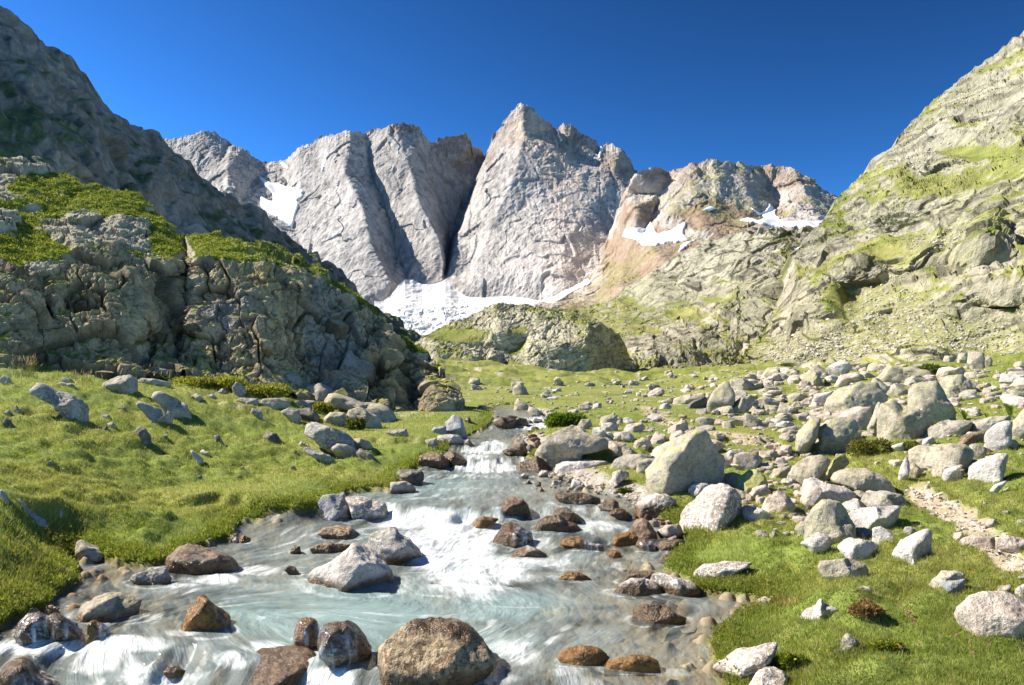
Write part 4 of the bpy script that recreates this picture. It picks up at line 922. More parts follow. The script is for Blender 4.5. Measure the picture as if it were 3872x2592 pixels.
ROCKS = """
6|w|white|pale three-sided boulder standing in the pool in mid stream|530,530 560,470 700,400 860,290 910,255 960,290 1040,340 1110,370 1180,430 1250,520 1310,600 1250,640 1000,645 700,600 560,560|rnd=22,wet=.12,seed=11
6|w|gspeck|dark grey wedge boulder right behind the pale mid-stream boulder|1010,290 1070,170 1120,140 1220,95 1280,95 1330,170 1400,230 1480,290 1550,370 1530,420 1300,410 1080,350|rnd=24,wet=.1
6|w|mottle|largest wet boulder at the bottom edge, cream mottled front|1040,1420 1130,1250 1230,1060 1350,1000 1440,950 1560,945 1700,960 1850,970 1950,1020 2040,1110 2100,1220 2110,1330 1960,1390 1800,1440 1600,1540 1300,1580 1150,1500|rnd=16,wet=.03,base=2560,thick=.9
6|w|red|wet red-brown boulder cut off by the bottom edge|-420,1560 -350,1450 -220,1390 0,1340 300,1250 480,1205 560,1240 620,1290 630,1370 620,1500 600,1600 200,1680|rnd=20,wet=.55,base=2590
6|w|amber|small upright amber stone with water running down its front|350,1160 390,1030 410,950 450,912 540,905 580,940 600,1050 600,1190 480,1200|wet=.3,thick=1.2
6|w|dark|dark mossy boulder beside the upright amber stone|600,1180 605,1060 640,980 740,945 840,955 920,1010 990,1090 1060,1170 1000,1260 860,1330 700,1280|wet=.7
6|w|mottle|low tan slab awash upstream of the dark wedge boulder|590,180 640,120 760,110 880,120 930,160 1010,190 900,205 700,200|wet=.06,thick=1.4
6|w|mottle|flat ledge peeping out behind the pale mid-stream boulder|520,300 600,262 760,260 880,270 860,335 700,345 560,335|wet=.08
6|w|dark|small round dark stone just left of the flat ledge|345,320 380,280 430,285 445,330 400,352 350,345|wet=.5
6|w|dark|dark low stone awash left of the pale mid-stream boulder|290,500 320,460 390,470 430,510 350,530|wet=.5
5|w|gspeck|striped dark rock at the edge of the left backwater|1150,585 1190,530 1290,500 1400,485 1470,490 1510,570 1500,625 1300,625|rnd=22,wet=.05
5|w|brown|long pinkish brown slab under the left turf bank|1470,470 1500,360 1590,270 1680,240 1800,270 1900,310 2050,360 2150,420 2100,465 1990,495 1800,505 1600,495|rnd=20,wet=.06
5|w|tan|flat olive tan slab above the small left cascade|660,905 720,840 850,760 960,730 1080,735 1250,775 1200,845 1080,905 960,930 800,930|rnd=26,wet=.03,thick=1.5
5|w|dark|rounded rock veiled by falling water at the far left cascade|110,1060 180,960 260,890 340,868 420,900 460,1000 450,1110 300,1130|wet=.9
5|w|red|dark orange-stained rock in the middle of the left cascade|440,1090 420,900 500,855 560,890 650,950 700,1020 720,1110 560,1120|wet=.9
5|w|amber|orange-stained rock at the right end of the left cascade|770,1090 780,960 820,935 900,960 970,1000 980,1070 900,1120|wet=.9
5|w|amber|dark amber rock with a raised tip, lower left of the pool|1600,970 1650,880 1720,790 1780,720 1850,740 1890,770 1930,840 2030,900 2050,950 1950,990 1800,1010 1690,1030|wet=.35
5|w|brown|brown rock glazed with water in the bottom left corner|-60,1600 0,1330 80,1260 180,1235 260,1270 330,1370 500,1430 700,1480 780,1560 400,1680|wet=.7,base=2590
5|w|brown|small brown stone under the foam near the bottom edge, left|1450,1390 1490,1350 1580,1360 1650,1390 1600,1425 1480,1425|wet=.3
5|b|grey|grey stone wedged in the notch of the left turf bank|670,360 680,260 720,235 800,280 880,310 960,350 940,405 760,410|rnd=22
5|w|amber|small orange stone by the left bank upstream|2110,220 2160,190 2220,215 2215,248 2120,250|wet=.04
5|w|white|white pebble beside the small orange stone|2060,240 2090,205 2120,220 2115,252 2070,255|wet=.0
7|b|wspeck|white egg-shaped boulder on the right shore with a wet dark underside|1320,570 1330,520 1400,505 1480,525 1600,570 1720,620 1750,660 1730,712 1600,722 1480,690 1380,640|rnd=6,wet=.12
7|w|wspeck|flat pale-topped rock in front of the egg-shaped boulder|960,675 1040,610 1150,565 1250,562 1330,590 1400,640 1430,695 1250,700|rnd=9,wet=.10
7|w|brown|brown slab awash behind the egg-shaped boulder|1040,600 1130,530 1250,500 1340,500 1360,570 1180,585|wet=.3
7|w|brown|round speckled rock in the shallow right side of the pool|1150,900 1170,840 1260,790 1370,785 1470,815 1540,870 1620,900 1610,950 1450,940 1300,945 1170,925|rnd=9,wet=.12
7|w|amber|half-sunken amber rock near the bottom edge, right of centre|900,1380 940,1310 1040,1270 1180,1240 1290,1255 1380,1310 1390,1360 1240,1365 1100,1355|rnd=8,wet=.2
7|w|amber|drowned amber rock left of the half-sunken amber one|490,1250 560,1190 720,1165 860,1190 940,1260 860,1330 700,1310 560,1300|rnd=8,wet=.6,sink=.1
7|b|wspeck|white speckled rock at the right shore, bottom edge|1870,1340 1980,1290 2120,1200 2260,1160 2343,1140 2430,1130 2410,1220 2343,1340 2280,1440 2150,1490 1990,1430|rnd=18,wet=.05
8|b|wspeck|white speckled rock in the very bottom right shore corner|-100,1520 -60,1440 0,1370 60,1360 200,1390 250,1440 220,1540 80,1660 -60,1620|rnd=16,wet=.04
7|w|brown|pinkish brown pyramid stone at the right edge of the rapids|1085,150 1180,50 1240,30 1290,60 1360,150 1375,195 1250,200 1110,175|rnd=26,wet=.06
7|w|brown|banded brown boulder in the rapids, right of mid stream|270,110 330,50 400,10 500,0 560,60 650,80 720,125 500,145 350,140|wet=.15
3|w|dark|dark peaked rock directly behind the banded brown boulder|440,1500 500,1450 570,1435 610,1470 680,1510 720,1580 560,1590|wet=.4
7|w|brown|streaming brown boulder left of the banded one|-120,265 -60,180 0,110 60,85 160,110 250,160 275,235 200,255 50,280|rnd=10,wet=.2
6|w|amber|brown-gold rock awash upstream of the streaming brown boulder|1935,115 2000,50 2060,20 2200,40 2140,85 2010,120|wet=.15
3|w|brown|layered brown boulder at the head of the rapids|-105,1495 -30,1430 40,1370 100,1352 170,1365 220,1410 258,1505 120,1515|rnd=18,wet=.1
7|w|grey|low grey rock nearly drowned below the streaming brown boulder|60,360 140,310 230,285 320,310 390,355 380,382 200,390|wet=.12
7|w|amber|amber rock with a veil of water, right of the low grey rock|510,270 560,210 680,215 780,260 900,270 890,305 700,310|wet=.4
7|w|amber|drowned yellowish rock in the middle right of the pool|490,560 560,520 650,510 740,540 800,565 650,582|wet=.4
7|w|grey|wet round stone with spray at the right shore|1180,280 1200,230 1260,210 1330,250 1380,300 1300,318|wet=.5
7|w|amber|amber stone left of the wet round stone with spray|960,250 1000,200 1120,165 1200,200 1170,258 1060,262|wet=.4
7|b|pink|pink streaked stone against the big speckled bank boulder|1370,150 1440,100 1560,80 1600,160 1560,215 1420,205|wet=.05
7|b|dark|dark mossy stone at the waterline below the pink streaked one|1340,300 1400,240 1560,220 1620,240 1560,315 1440,320|wet=.4
7|w|amber|little orange stone in the riffle, right side|930,350 960,320 1040,340 1060,375 960,378|wet=.2
7|b|red|small red-brown stone below the right turf lip|1390,408 1430,365 1540,350 1560,385 1450,425|wet=.1
3|w|dark|long dark flat rock across the top of the right riffle|470,1350 500,1310 560,1330 640,1320 760,1330 860,1365 850,1405 700,1415 540,1390|wet=.2
3|w|red|red-brown knobbly stone right of the long dark flat rock|865,1440 900,1380 980,1370 1030,1400 1015,1460 920,1470|wet=.2
3|w|red|red-brown stone at the foot of the white-topped round boulder|935,1500 1000,1440 1080,1460 1125,1510 1060,1535|wet=.2
3|b|wspeck|white-topped round boulder with a brown wet base at the right shore|1150,1490 1180,1410 1260,1350 1360,1315 1450,1320 1530,1370 1540,1410 1420,1460 1360,1520 1250,1540|rnd=9,wet=.25
3|w|dark|dark jagged rock below the long tan boulder by the narrows|75,1115 150,1050 250,1010 300,980 360,1020 440,1090 470,1125 380,1135 250,1132|rnd=22,wet=.2
3|b|tan|long tan boulder sloping into the stream at the narrows|300,975 350,890 410,810 500,765 620,730 700,740 760,800 900,840 920,940 860,950 700,955 600,1010 520,1050 460,1100 400,1065|rnd=20
3|b|white|thin pale slab along the turf edge below the long tan boulder|450,1150 490,1070 560,1045 750,1030 940,1045 900,1072 700,1082 560,1105 500,1150|thick=1.3
3|b|lichen|tallest dark-faced boulder on the right bank beside the stream|1290,1190 1285,1130 1360,1060 1380,970 1440,925 1540,860 1650,810 1780,775 1820,830 1890,950 1950,1050 1955,1170 1900,1230 1800,1235 1660,1255 1560,1355 1400,1315 1320,1295|rnd=26,seed=5,face=1
3|b|wspeck|small white round boulder under the tallest dark-faced boulder|1635,1335 1650,1280 1710,1235 1790,1230 1845,1260 1760,1315 1660,1355|rnd=8
3|b|wspeck|big white speckled boulder at the stream corner of the right bank|1560,1610 1590,1523 1640,1440 1740,1360 1830,1280 1950,1250 2030,1270 2090,1340 2110,1440 2090,1540 1950,1580 1750,1660 1640,1670|rnd=12
3|b|moss|yellow-green lichened wedge right of the tallest boulder|2030,1300 2090,1200 2180,1130 2260,1120 2330,1190 2350,1260 2250,1280 2140,1320|rnd=20
3|b|pink|pinkish block in front of the yellow-green wedge|2140,1345 2220,1280 2330,1250 2375,1310 2330,1365 2200,1365|rnd=22
3|b|lichen|low lichened rock between the tallest boulder and the yellow-green wedge|1910,1260 1970,1160 2040,1140 2110,1160 2095,1235 2030,1278|
3|b|pink|angular pale pink boulder behind the yellow-green wedge|2050,1060 2060,980 2150,960 2230,970 2300,1020 2295,1055 2230,1105 2130,1120 2060,1115|rnd=24
3|b|grey|dark block touching the tallest boulder on its right|1935,1105 1935,1010 2040,1000 2065,1105|rnd=24
3|b|pink|pale pink block just right of the long tan boulder|915,885 960,865 1090,890 1105,955 1050,990 980,995 920,945|rnd=24
3|b|grey|broad grey-tan slab left of the tallest boulder|925,1105 1000,1030 1100,985 1250,975 1365,1000 1240,1055 1190,1098 1000,1118|rnd=16,thick=1.3
3|b|tan|squat tan rock leaning on the left foot of the tallest boulder|1180,1140 1200,1040 1290,1020 1375,1030 1345,1095 1280,1148|
3|b|white|white tilted slab behind the left shoulder of the tallest boulder|1250,985 1350,930 1450,880 1560,840 1480,905 1400,965 1370,1005|thick=.8
3|b|wspeck|white upright stone standing in the turf by the gravel shore|905,1300 930,1230 970,1200 980,1140 1040,1118 1110,1140 1120,1190 1060,1205 1010,1235 960,1300|
3|b|pink|pinkish stone peeping over the top left of the tallest boulder|1465,840 1500,790 1580,765 1615,800 1590,855 1500,858|
3|b|lichen|pointed lichened boulder at the left end of the boulder field|1815,600 1820,520 1870,430 1960,340 2000,350 2060,460 2055,510 1960,580 1850,620|rnd=26
3|b|tan|rounded tan boulder right of the pointed lichened one|1985,620 2010,550 2100,490 2200,460 2235,500 2210,560 2100,600|
3|b|tan|squat tan boulder near the stream fall, right bank|850,710 880,650 960,630 1010,640 1015,688 930,725|
3|b|white|bright white rock below the squat tan boulder near the fall|878,765 880,710 960,700 1025,730 1015,778|
3|b|white|white block with an orange side right of the long tan boulder top|798,808 800,750 860,740 915,790 895,828|
3|b|pink|pink flat-topped rock by the lower path|1055,778 1100,720 1230,700 1265,740 1200,788|
3|b|grey|grey rock above the long tan boulder, near the green mound|635,740 700,670 780,670 795,725 700,760|
3|w|brown|brown rock in the middle of the upper fall|85,700 140,650 210,660 238,705 150,728|wet=.2
3|w|brown|brown slab at the left lip of the upper fall|0,655 60,630 140,640 105,675 0,698|wet=.15
2|w|dark|dark rock left of the upper fall below the crag foot|1885,668 1930,640 1965,695 1920,708|wet=.3
2|w|brown|brown boulder cluster stone at the left of the upper fall|2145,700 2200,640 2343,660 2335,745 2230,748|wet=.3
3|w|brown|brown stone on the right shore just above the narrows|55,940 110,870 170,870 222,935 195,998 130,988|wet=.1
3|w|dark|dark flat rock in the water at the narrows, right side|-10,948 40,930 110,970 70,996|wet=.1
3|b|brown|small brown stone below the green tuft at the narrows|150,888 180,850 230,900 205,938|
3|w|white|small white wedge stone at the start of the gravel shore|288,1178 350,1120 400,1130 402,1170|wet=.02
3|w|grey|square grey stone on the gravel shore|478,1208 490,1170 532,1170 535,1212|wet=.02
3|w|dark|dark round stone standing in the shallows off the gravel shore|283,1265 300,1220 342,1225 348,1262|wet=.1
3|w|amber|small amber stone in the shallows off the gravel shore|318,1300 345,1260 372,1296|wet=.1
3|w|white|pale flat stone at the left end of the gravel shore|148,1178 190,1150 242,1165 212,1192|wet=.02
3|b|white|white stone at the upper edge of the gravel shore|598,1268 620,1210 692,1220 704,1268|
3|b|grey|grey flat stone in the middle of the gravel shore|428,1248 450,1210 522,1215 512,1258|
3|w|grey|low wet stone below the square grey one|188,1238 230,1200 272,1238|wet=.05
3|b|white|pale stone at the right end of the gravel shore|698,1268 740,1230 792,1260 762,1288|
4|b|tan|big rounded creamy boulder at the middle of the right bank|235,1265 260,1150 330,1060 450,1000 560,990 620,1040 600,1120 500,1215 350,1275|rnd=10
4|b|moss|leaning dark lichened slab against the creamy rounded boulder|495,1220 600,1120 660,1020 720,970 765,990 795,1070 700,1145 640,1198|rnd=24,face=1
4|b|tan|broad low grey-tan rock behind the white cracked slab|625,1220 660,1150 770,1115 950,1120 1100,1180 1180,1260 1235,1335 1100,1328 900,1270 760,1240|rnd=12,thick=1.2
4|b|white|long white cracked slab with a shaded right end|328,1350 400,1210 460,1195 600,1240 760,1280 852,1330 800,1405 700,1420 620,1410 520,1305 380,1340|rnd=22
4|b|pink|peach boulder in front of the white cracked slab|333,1450 370,1370 440,1290 500,1265 580,1300 635,1395 560,1428 470,1448 420,1478|rnd=14
8|b|lichen|yellow-spotted boulder in front, above the pale grass slabs|400,170 410,60 480,-40 560,-110 700,-90 770,0 800,80 842,140 832,245 720,268 650,275 620,205 520,190|rnd=22,seed=9
8|b|white|flat-topped white block right of the yellow-spotted boulder|768,20 830,-20 1000,-50 1240,-50 1240,10 1205,85 1130,120 1000,120 900,148 840,120|rnd=24
4|b|pink|wide pinkish rock left of the peach boulder|-5,1460 60,1370 160,1310 230,1340 312,1435 302,1478 150,1500|rnd=18
4|b|grey|flat grey slab below the broad low grey-tan rock|898,1398 930,1330 1100,1310 1250,1340 1345,1425 1200,1438 1000,1448|rnd=16,thick=1.3
4|b|lichen|large yellow-lichened boulder left of the green bush|500,860 505,800 520,740 600,690 700,660 830,680 872,755 782,878 722,968 640,998 480,990 418,958 418,890|rnd=12
4|b|lichen|tan lichened boulder left of the large yellow-lichened one|308,900 330,820 380,740 460,680 542,670 522,762 502,848 422,898 402,978 330,970 248,928|rnd=14
4|b|pink|smooth pinkish white boulder behind the large yellow-lichened one|688,668 760,600 870,560 1002,550 992,645 952,728 872,768 830,688|rnd=9
4|b|tan|narrow upright pillar beside the overhanging boulder|948,838 960,740 1000,640 1040,520 1092,530 1062,622 1052,702 1047,828|thick=1.4
4|b|lichen|overhanging lichened boulder with a brown shaded hollow|1048,828 1055,620 1090,530 1180,505 1260,560 1400,580 1480,640 1502,742 1382,788 1300,868 1160,868 1110,838|rnd=16
4|b|lichen|largest square-topped boulder of the field, shaded on its right|1328,600 1320,420 1360,370 1460,350 1570,340 1630,420 1660,500 1722,592 1722,698 1600,728 1500,738 1480,648 1400,588|rnd=24
4|b|lichen|long flat-topped boulder at the back of the field|568,568 600,480 700,410 880,360 1030,360 1090,430 1112,505 1000,568 800,590 700,648 600,648|rnd=16
4|b|white|white wedge at the left end of the long flat-topped boulder|428,558 480,480 560,440 662,420 602,492 572,558|
4|b|pink|pink-white cracked rock at the back edge of the field|653,348 720,280 860,255 932,302 862,348 740,378|rnd=18
4|b|lichen|jagged ridge rock with a pointed tip at the back of the field|948,320 1090,260 1150,170 1200,222 1350,210 1500,250 1592,305 1500,348 1200,330|rnd=20
4|b|lichen|round-backed boulder with a shaded right side at the back right|1588,358 1660,290 1800,280 1862,330 1894,405 1862,458 1760,458 1660,428|rnd=12
4|b|lichen|small stone between the square-topped and round-backed boulders|1658,488 1650,440 1720,430 1762,460 1742,508|
4|b|tan|large tan block standing up on the slope foot, far right|1838,178 1850,90 1900,75 1990,80 1988,218 1920,230|rnd=18
4|b|tan|oval stone right of the large tan block on the slope foot|1988,218 1990,130 2040,110 2067,152 2032,218|
4|b|tan|rounded stone left of the large tan block on the slope foot|1748,158 1760,90 1830,80 1852,122 1812,178|
4|b|tan|small rounded stone in the green scrub on the slope foot|1613,168 1640,110 1722,110 1724,168|
4|b|grey|long low grey rock right of the overhanging boulder|1438,820 1500,750 1620,690 1800,680 1882,702 1862,768 1740,838 1560,838|rnd=14
4|b|brown|brown shadowed rock under the low grey rocks at right|1718,898 1800,820 1950,780 2022,790 1982,868 1900,908 1830,918|face=1
4|b|grey|flat grey rock above the brown shadowed rock|1868,768 1880,690 2060,650 2212,640 2232,684 2082,746 2012,798|rnd=14
4|b|white|pale split rock near the right edge|1978,908 2010,800 2080,720 2200,680 2242,702 2224,856 2152,968 2100,968|rnd=20
4|b|lichen|yellow-lichened rock cut by the right edge|2218,838 2240,700 2290,640 2343,580 2430,560 2450,810 2343,860 2270,838|rnd=16
4|b|tan|wide tan boulder in the grass right of the bush|1308,1060 1340,950 1420,910 1560,910 1700,890 1820,900 1884,962 1884,1018 1800,1088 1680,1098 1560,1138 1440,1098 1400,1038|rnd=14
4|b|white|thin upright pale slab left of the wide tan boulder|1203,1218 1250,1090 1290,1010 1322,1042 1332,1112 1292,1188|thick=.8
4|b|tan|small tan stone beside the thin upright pale slab|1308,1128 1360,1050 1422,1102 1442,1156 1380,1198|
4|b|tan|low tan stone in front of the wide tan boulder|1478,1208 1530,1120 1660,1090 1702,1112 1622,1166 1560,1198|
4|b|white|white oval boulder lying in the grass at right|1838,1195 1860,1110 1940,1040 2100,990 2202,980 2184,1084 2112,1188 2050,1228 1930,1238 1870,1218|rnd=7
4|b|white|narrow white slab tilted in the grass left of the white oval|1573,1228 1640,1120 1760,1075 1822,1080 1702,1134 1624,1218|thick=.7
4|b|tan|small rounded tan rock beside the narrow white slab|1668,1208 1720,1130 1822,1110 1804,1176 1702,1218|
4|b|white|white splinter in the grass below the white oval|2008,1298 2080,1250 2202,1210 2164,1266 2062,1318|thick=.7
4|b|white|thinner white splinter right below the first splinter|2108,1318 2220,1260 2184,1304|thick=.6
4|b|tan|tan wedge by the path bend left of the creamy boulder|68,1158 140,1110 282,1070 254,1156 182,1188|rnd=20
4|b|tan|upper flat step stone beside the path bend|-5,1000 0,950 130,950 172,1004 60,1018|thick=1.3
4|b|tan|lower flat step stone beside the path bend|-5,1118 0,1060 120,1060 134,1106 60,1128|thick=1.3
4|b|white|white stone right under the overhanging boulder|1163,908 1280,870 1294,914 1242,952|rnd=18
4|b|white|cracked white stone left of the long low grey rock|1418,918 1450,850 1530,820 1564,886 1480,918|rnd=18
4|b|tan|blocky tan rock below the brown shadowed rock|1858,1018 1860,900 1920,885 2012,932 1994,996 1900,1028|rnd=20
8|b|white|pale grey split stone at the left foot of the yellow-spotted boulder|363,258 440,210 520,175 622,210 634,298 540,318 440,298|rnd=20
8|b|white|low white slab in the grass below the yellow-spotted boulder|688,310 740,260 880,225 980,250 1052,292 1042,358 920,380 820,380 760,340|rnd=16
8|b|grey|greyish stone between the yellow-spotted boulder and the white block|828,180 860,130 940,140 1012,172 1002,238 900,224 850,230|
8|b|white|pale stone under the flat-topped white block|1003,250 1000,130 1070,110 1150,160 1204,226 1130,268|
8|b|white|long white slab with a black right end|1048,382 1120,310 1250,250 1380,180 1490,140 1522,192 1504,346 1430,396 1350,408 1200,398|rnd=22
8|b|white|tiny white stone below the black-ended slab|1338,446 1360,395 1398,444 1370,460|
8|b|tan|half-buried tan rock in the right foreground grass|508,480 540,420 640,410 760,395 850,430 932,462 954,516 930,568 760,520 560,500|rnd=10
8|b|tan|low tan rock left above the blue-grey stone|1448,658 1540,570 1620,515 1730,495 1834,532 1760,578 1620,608 1500,658|rnd=12
8|b|blue|blue-grey stone in the right foreground grass|1588,630 1700,600 1822,580 1814,646 1740,698 1670,728 1640,668|rnd=18
8|b|pink|big smooth pinkish boulder at the right edge of the foreground|1728,900 1760,830 1870,740 2000,725 2150,750 2280,800 2360,850 2470,900 2450,1050 2200,1055 1990,1010 1880,970 1830,940|rnd=10
8|b|white|white angular rock with a spur in the foreground grass|338,890 420,840 480,820 550,770 572,822 682,852 694,896 590,938 430,930|rnd=18
8|b|grey|thin tan-grey slab at the bottom of the foreground grass|498,1300 580,1220 670,1150 780,1080 852,1132 864,1188 700,1198 600,1248|rnd=20,thick=.8
8|b|white|white rock at the right edge above the smooth pinkish boulder|2238,690 2290,650 2360,625 2430,660 2410,768 2343,768 2280,738|rnd=18
8|b|tan|flat tan stone left of the white edge rock|2038,708 2120,660 2232,635 2224,676 2130,708|
8|b|pink|long peach slab beside the path|1698,274 1800,220 1900,190 2060,210 2104,274 2084,308 1940,308 1800,288|rnd=9
8|b|pink|second peach slab, running off the right edge beside the path|2098,280 2100,210 2200,190 2343,230 2430,250 2410,308 2200,328|rnd=9
8|b|pink|small peach stone left of the path slabs|1698,226 1720,175 1790,170 1824,218 1740,246|rnd=9
8|b|pink|pinkish white stone lying on the path|1988,98 2030,50 2080,50 2124,96 2060,126|
8|b|grey|low flat grey stone sunk in the foreground grass|833,676 850,645 980,650 1002,684 880,694|
8|b|grey|small dark grey stone left of the black-ended slab|1253,166 1290,120 1340,115 1394,158 1350,188 1280,188|
7|b|wspeck|white rock set in the right turf bank above the peaty edge|1698,510 1770,435 1900,445 2010,440 2200,450 2224,484 2050,508 2000,538 1830,556 1780,616 1730,606|rnd=14
7|b|tan|tan stone at the mouth of the small right inlet|2238,826 2260,770 2320,745 2384,760 2350,818|
1|b|gspeck|long dark lichened rock lying on the left meadow|250,450 320,380 340,345 420,370 500,420 600,440 700,490 770,560 792,605 760,668 690,698 580,658 520,588 460,530 380,500 290,468|rnd=16
1|b|grey|pale humped boulder at the top of the left meadow|870,400 920,350 1040,295 1150,280 1212,330 1212,408 1180,448 1080,428 950,418|rnd=14
1|b|grey|upper of the two paired grey boulders on the left meadow|1340,488 1380,430 1440,430 1560,490 1650,540 1712,592 1702,648 1640,658 1530,628 1450,578 1420,538|rnd=18
1|b|grey|lower of the two paired grey boulders on the left meadow|1188,548 1240,510 1330,550 1440,590 1522,652 1534,728 1500,768 1400,698 1310,648 1260,598|rnd=18
1|b|dark|dark blade-shaped stone below the paired grey boulders|1188,790 1220,735 1290,750 1332,812 1362,906 1340,938 1280,888 1260,838|face=1
1|b|dark|small dark round stone at the left edge of the meadow|24,698 40,665 90,675 120,722 90,748 40,742|rnd=9
1|b|grey|small two-piece stone above the dark round one|118,568 140,545 202,590 192,616 140,606|
1|b|gspeck|flat dark rock cut by the left edge at the crest|-10,330 30,280 80,300 124,344 60,358|
1|b|gspeck|low dark slab behind the long dark lichened rock|488,368 540,340 640,365 744,397 700,406 560,392|
1|b|grey|pale flat slab on the crest behind the low dark slab|538,328 560,300 620,310 704,352 640,350|
1|b|grey|long low pale rock right of the humped boulder|1208,338 1260,305 1400,320 1524,347 1500,366 1380,356 1280,351|
1|b|blue|small blue-grey stone in the shade of the long dark rock|898,632 960,630 1004,662 950,668|
1|b|blue|rounded shaded stone below the small blue-grey one|948,710 1000,690 1034,744 980,752|
1|b|dark|little dark stone in the long rock's shadow|898,750 940,725 984,766 930,772|
1|b|dark|dark pointed stone on the middle of the left meadow|1888,868 1900,815 1940,810 2004,884 1990,908|face=1
1|b|white|bent white sliver of stone on the left meadow|1678,968 1700,945 1790,1010 1819,1062 1800,1092 1770,1056 1740,1008|thick=.8
1|b|white|thin white stone right above the bent white sliver|1768,958 1800,935 1832,962 1904,992 1830,992|
1|b|grey|small grey rock high on the left meadow, right part|1688,468 1740,440 1804,487 1780,518|
1|b|grey|low pale stone right of the small grey rock high on the meadow|1808,468 1880,445 1944,482 1870,492|
1|b|gspeck|small mottled stone before the left green shrub|1928,428 1970,395 2014,422 1990,448|
1|b|gspeck|dark grey boulder between the two green shrubs|2058,390 2090,340 2150,370 2184,422 2172,478 2080,478|
1|b|grey|sunlit flat slab at the foot of the crag|1638,258 1660,210 1800,230 1994,282 1960,308 1800,283|rnd=24
1|b|white|bright white block at the foot of the crag|2078,310 2100,255 2180,250 2204,312 2120,323|rnd=24
1|b|grey|wide low grey rock below the bright white block|2038,380 2060,305 2200,310 2343,290 2434,322 2434,378 2300,383|rnd=16
1|b|grey|flat grey stone below the right green shrub|2088,508 2130,480 2280,490 2304,544 2200,538|
1|b|blue|lavender-grey slab in the lower left meadow, cut by the edge|-20,1410 0,1290 60,1330 104,1404 60,1418|
1|b|blue|long lavender-grey slab lying in the lower left meadow|98,1430 120,1360 200,1390 280,1480 400,1545 494,1622 474,1688 380,1648 260,1608|rnd=20
5|b|pink|small pinkish stone in the deep grass of the lower left meadow|488,18 530,-60 560,0 594,32 540,48|
1|b|gspeck|mottled stone at the right margin of the upper left meadow|2228,608 2230,570 2312,590 2334,642 2290,668|
1|b|grey|little pale stone left of the paired grey boulders|1043,571 1080,540 1132,570 1080,586|
2|b|grey|upright split grey block among the rubble under the crag|308,438 300,330 305,275 390,270 440,310 442,372 462,436 380,458|rnd=28
2|b|grey|tilted block with a black left face under the crag|478,388 500,355 620,355 710,400 742,432 702,476 672,536 610,528 540,508|rnd=28
2|b|tan|longest sunlit slab below the crag|668,538 690,460 740,440 880,480 1000,530 1150,535 1202,562 1262,624 1292,706 1200,698 1060,618 900,608 720,578|rnd=22
2|b|tan|cracked tan slab in front of the longest sunlit slab|848,648 870,590 960,570 1060,610 1132,662 1164,726 1040,738 930,698|rnd=22
2|b|tan|squarish tan block left of the cracked tan slab|638,668 700,610 830,610 852,736 760,718 640,698|rnd=26
2|b|tan|flat pale slab left of the sunlit rubble|68,538 110,490 240,485 342,512 342,568 200,583 90,563|rnd=22
2|b|grey|sloping grey rock below the flat pale slab|258,608 340,570 420,590 442,662 420,718 330,668|
2|b|dark|brown-grey rock right of the sloping grey rock|388,590 520,570 602,642 642,696 520,688 430,648|
2|b|grey|thin slab in the shade of the shrub below the tilted block|368,528 400,500 580,510 604,566 440,558|
2|b|gspeck|long lichen-speckled rock on the middle of the left slope|448,790 480,710 570,700 680,740 840,790 902,852 954,946 880,958 700,888 560,858 480,828|rnd=14
2|b|tan|pale rock in front of the lichen-speckled one|698,928 760,880 880,900 952,962 954,1008 800,998|
2|b|tan|smooth grey-tan rock right of the lichen-speckled one|878,858 960,835 1050,870 1094,924 1000,938 920,908|rnd=16
2|b|dark|dark strip of rock running down to the bank|928,968 970,930 1060,980 1154,1034 1100,1048 980,1018|
2|b|dark|small brown stone alone on the bright left slope|98,828 140,785 220,795 304,874 230,888 140,858|
2|b|gspeck|narrow dark rock with a pale left end above the bank|468,958 490,915 560,940 690,990 804,1034 780,1058 640,1028 540,998|rnd=18
2|b|white|white pebble above the narrow dark rock|418,898 440,865 482,885 472,916|
2|b|white|smaller white pebble next to the first one|468,908 500,885 524,914|
2|b|dark|small dark stone left of the narrow dark rock|368,968 390,940 444,984 400,991|
2|b|grey|pale flat stone on the green spur near the narrows|1178,788 1230,765 1370,755 1404,824 1340,816|rnd=22
2|w|wspeck|white-topped boulder at the head of the narrows, left shore|1638,858 1660,810 1750,800 1850,810 1894,864 1850,896 1700,888|rnd=8,wet=.06
2|b|grey|split grey stone left of the white-topped narrows boulder|1538,858 1640,835 1664,936 1600,918|rnd=24
2|w|brown|pinkish brown boulder at the left shore with a dark right side|1468,1068 1500,980 1590,945 1680,970 1760,1030 1804,1086 1700,1096 1540,1096|rnd=14,wet=.1
2|w|brown|brown jumbled rock between the pinkish boulder and the small falls|1698,988 1760,930 1830,970 1900,1010 1934,1056 1800,1066 1740,1018|rnd=24,wet=.1
2|w|grey|small pale stone by the small falls, left side|1888,876 1920,845 1974,884 1930,896|wet=.03
2|w|dark|black cracked block at the left waterline|1278,1150 1300,1110 1500,1115 1529,1152 1508,1238 1450,1248 1360,1198|rnd=26,wet=.06
2|w|pink|pale pink stone below the black cracked block|1228,1298 1240,1220 1380,1215 1464,1272 1454,1306 1320,1318|rnd=18,wet=.05
2|w|wspeck|pale tan boulder at the left end of the rapids|838,1353 960,1345 1110,1390 1184,1402 1224,1531 1100,1560 920,1531 880,1438|rnd=22,wet=.05
2|b|blue|dark blue-grey rock under the turf lip left of the pale tan boulder|598,1410 640,1345 820,1340 862,1412 924,1531 750,1533 640,1488|rnd=20
2|b|blue|bluish boulder at the right foot of the crag|1738,790 1720,700 1790,630 1862,660 1914,765 1860,818 1760,808|rnd=20
2|b|blue|smaller bluish boulder left of the bluish one at the crag foot|1598,768 1620,740 1722,730 1744,806 1640,806|rnd=18
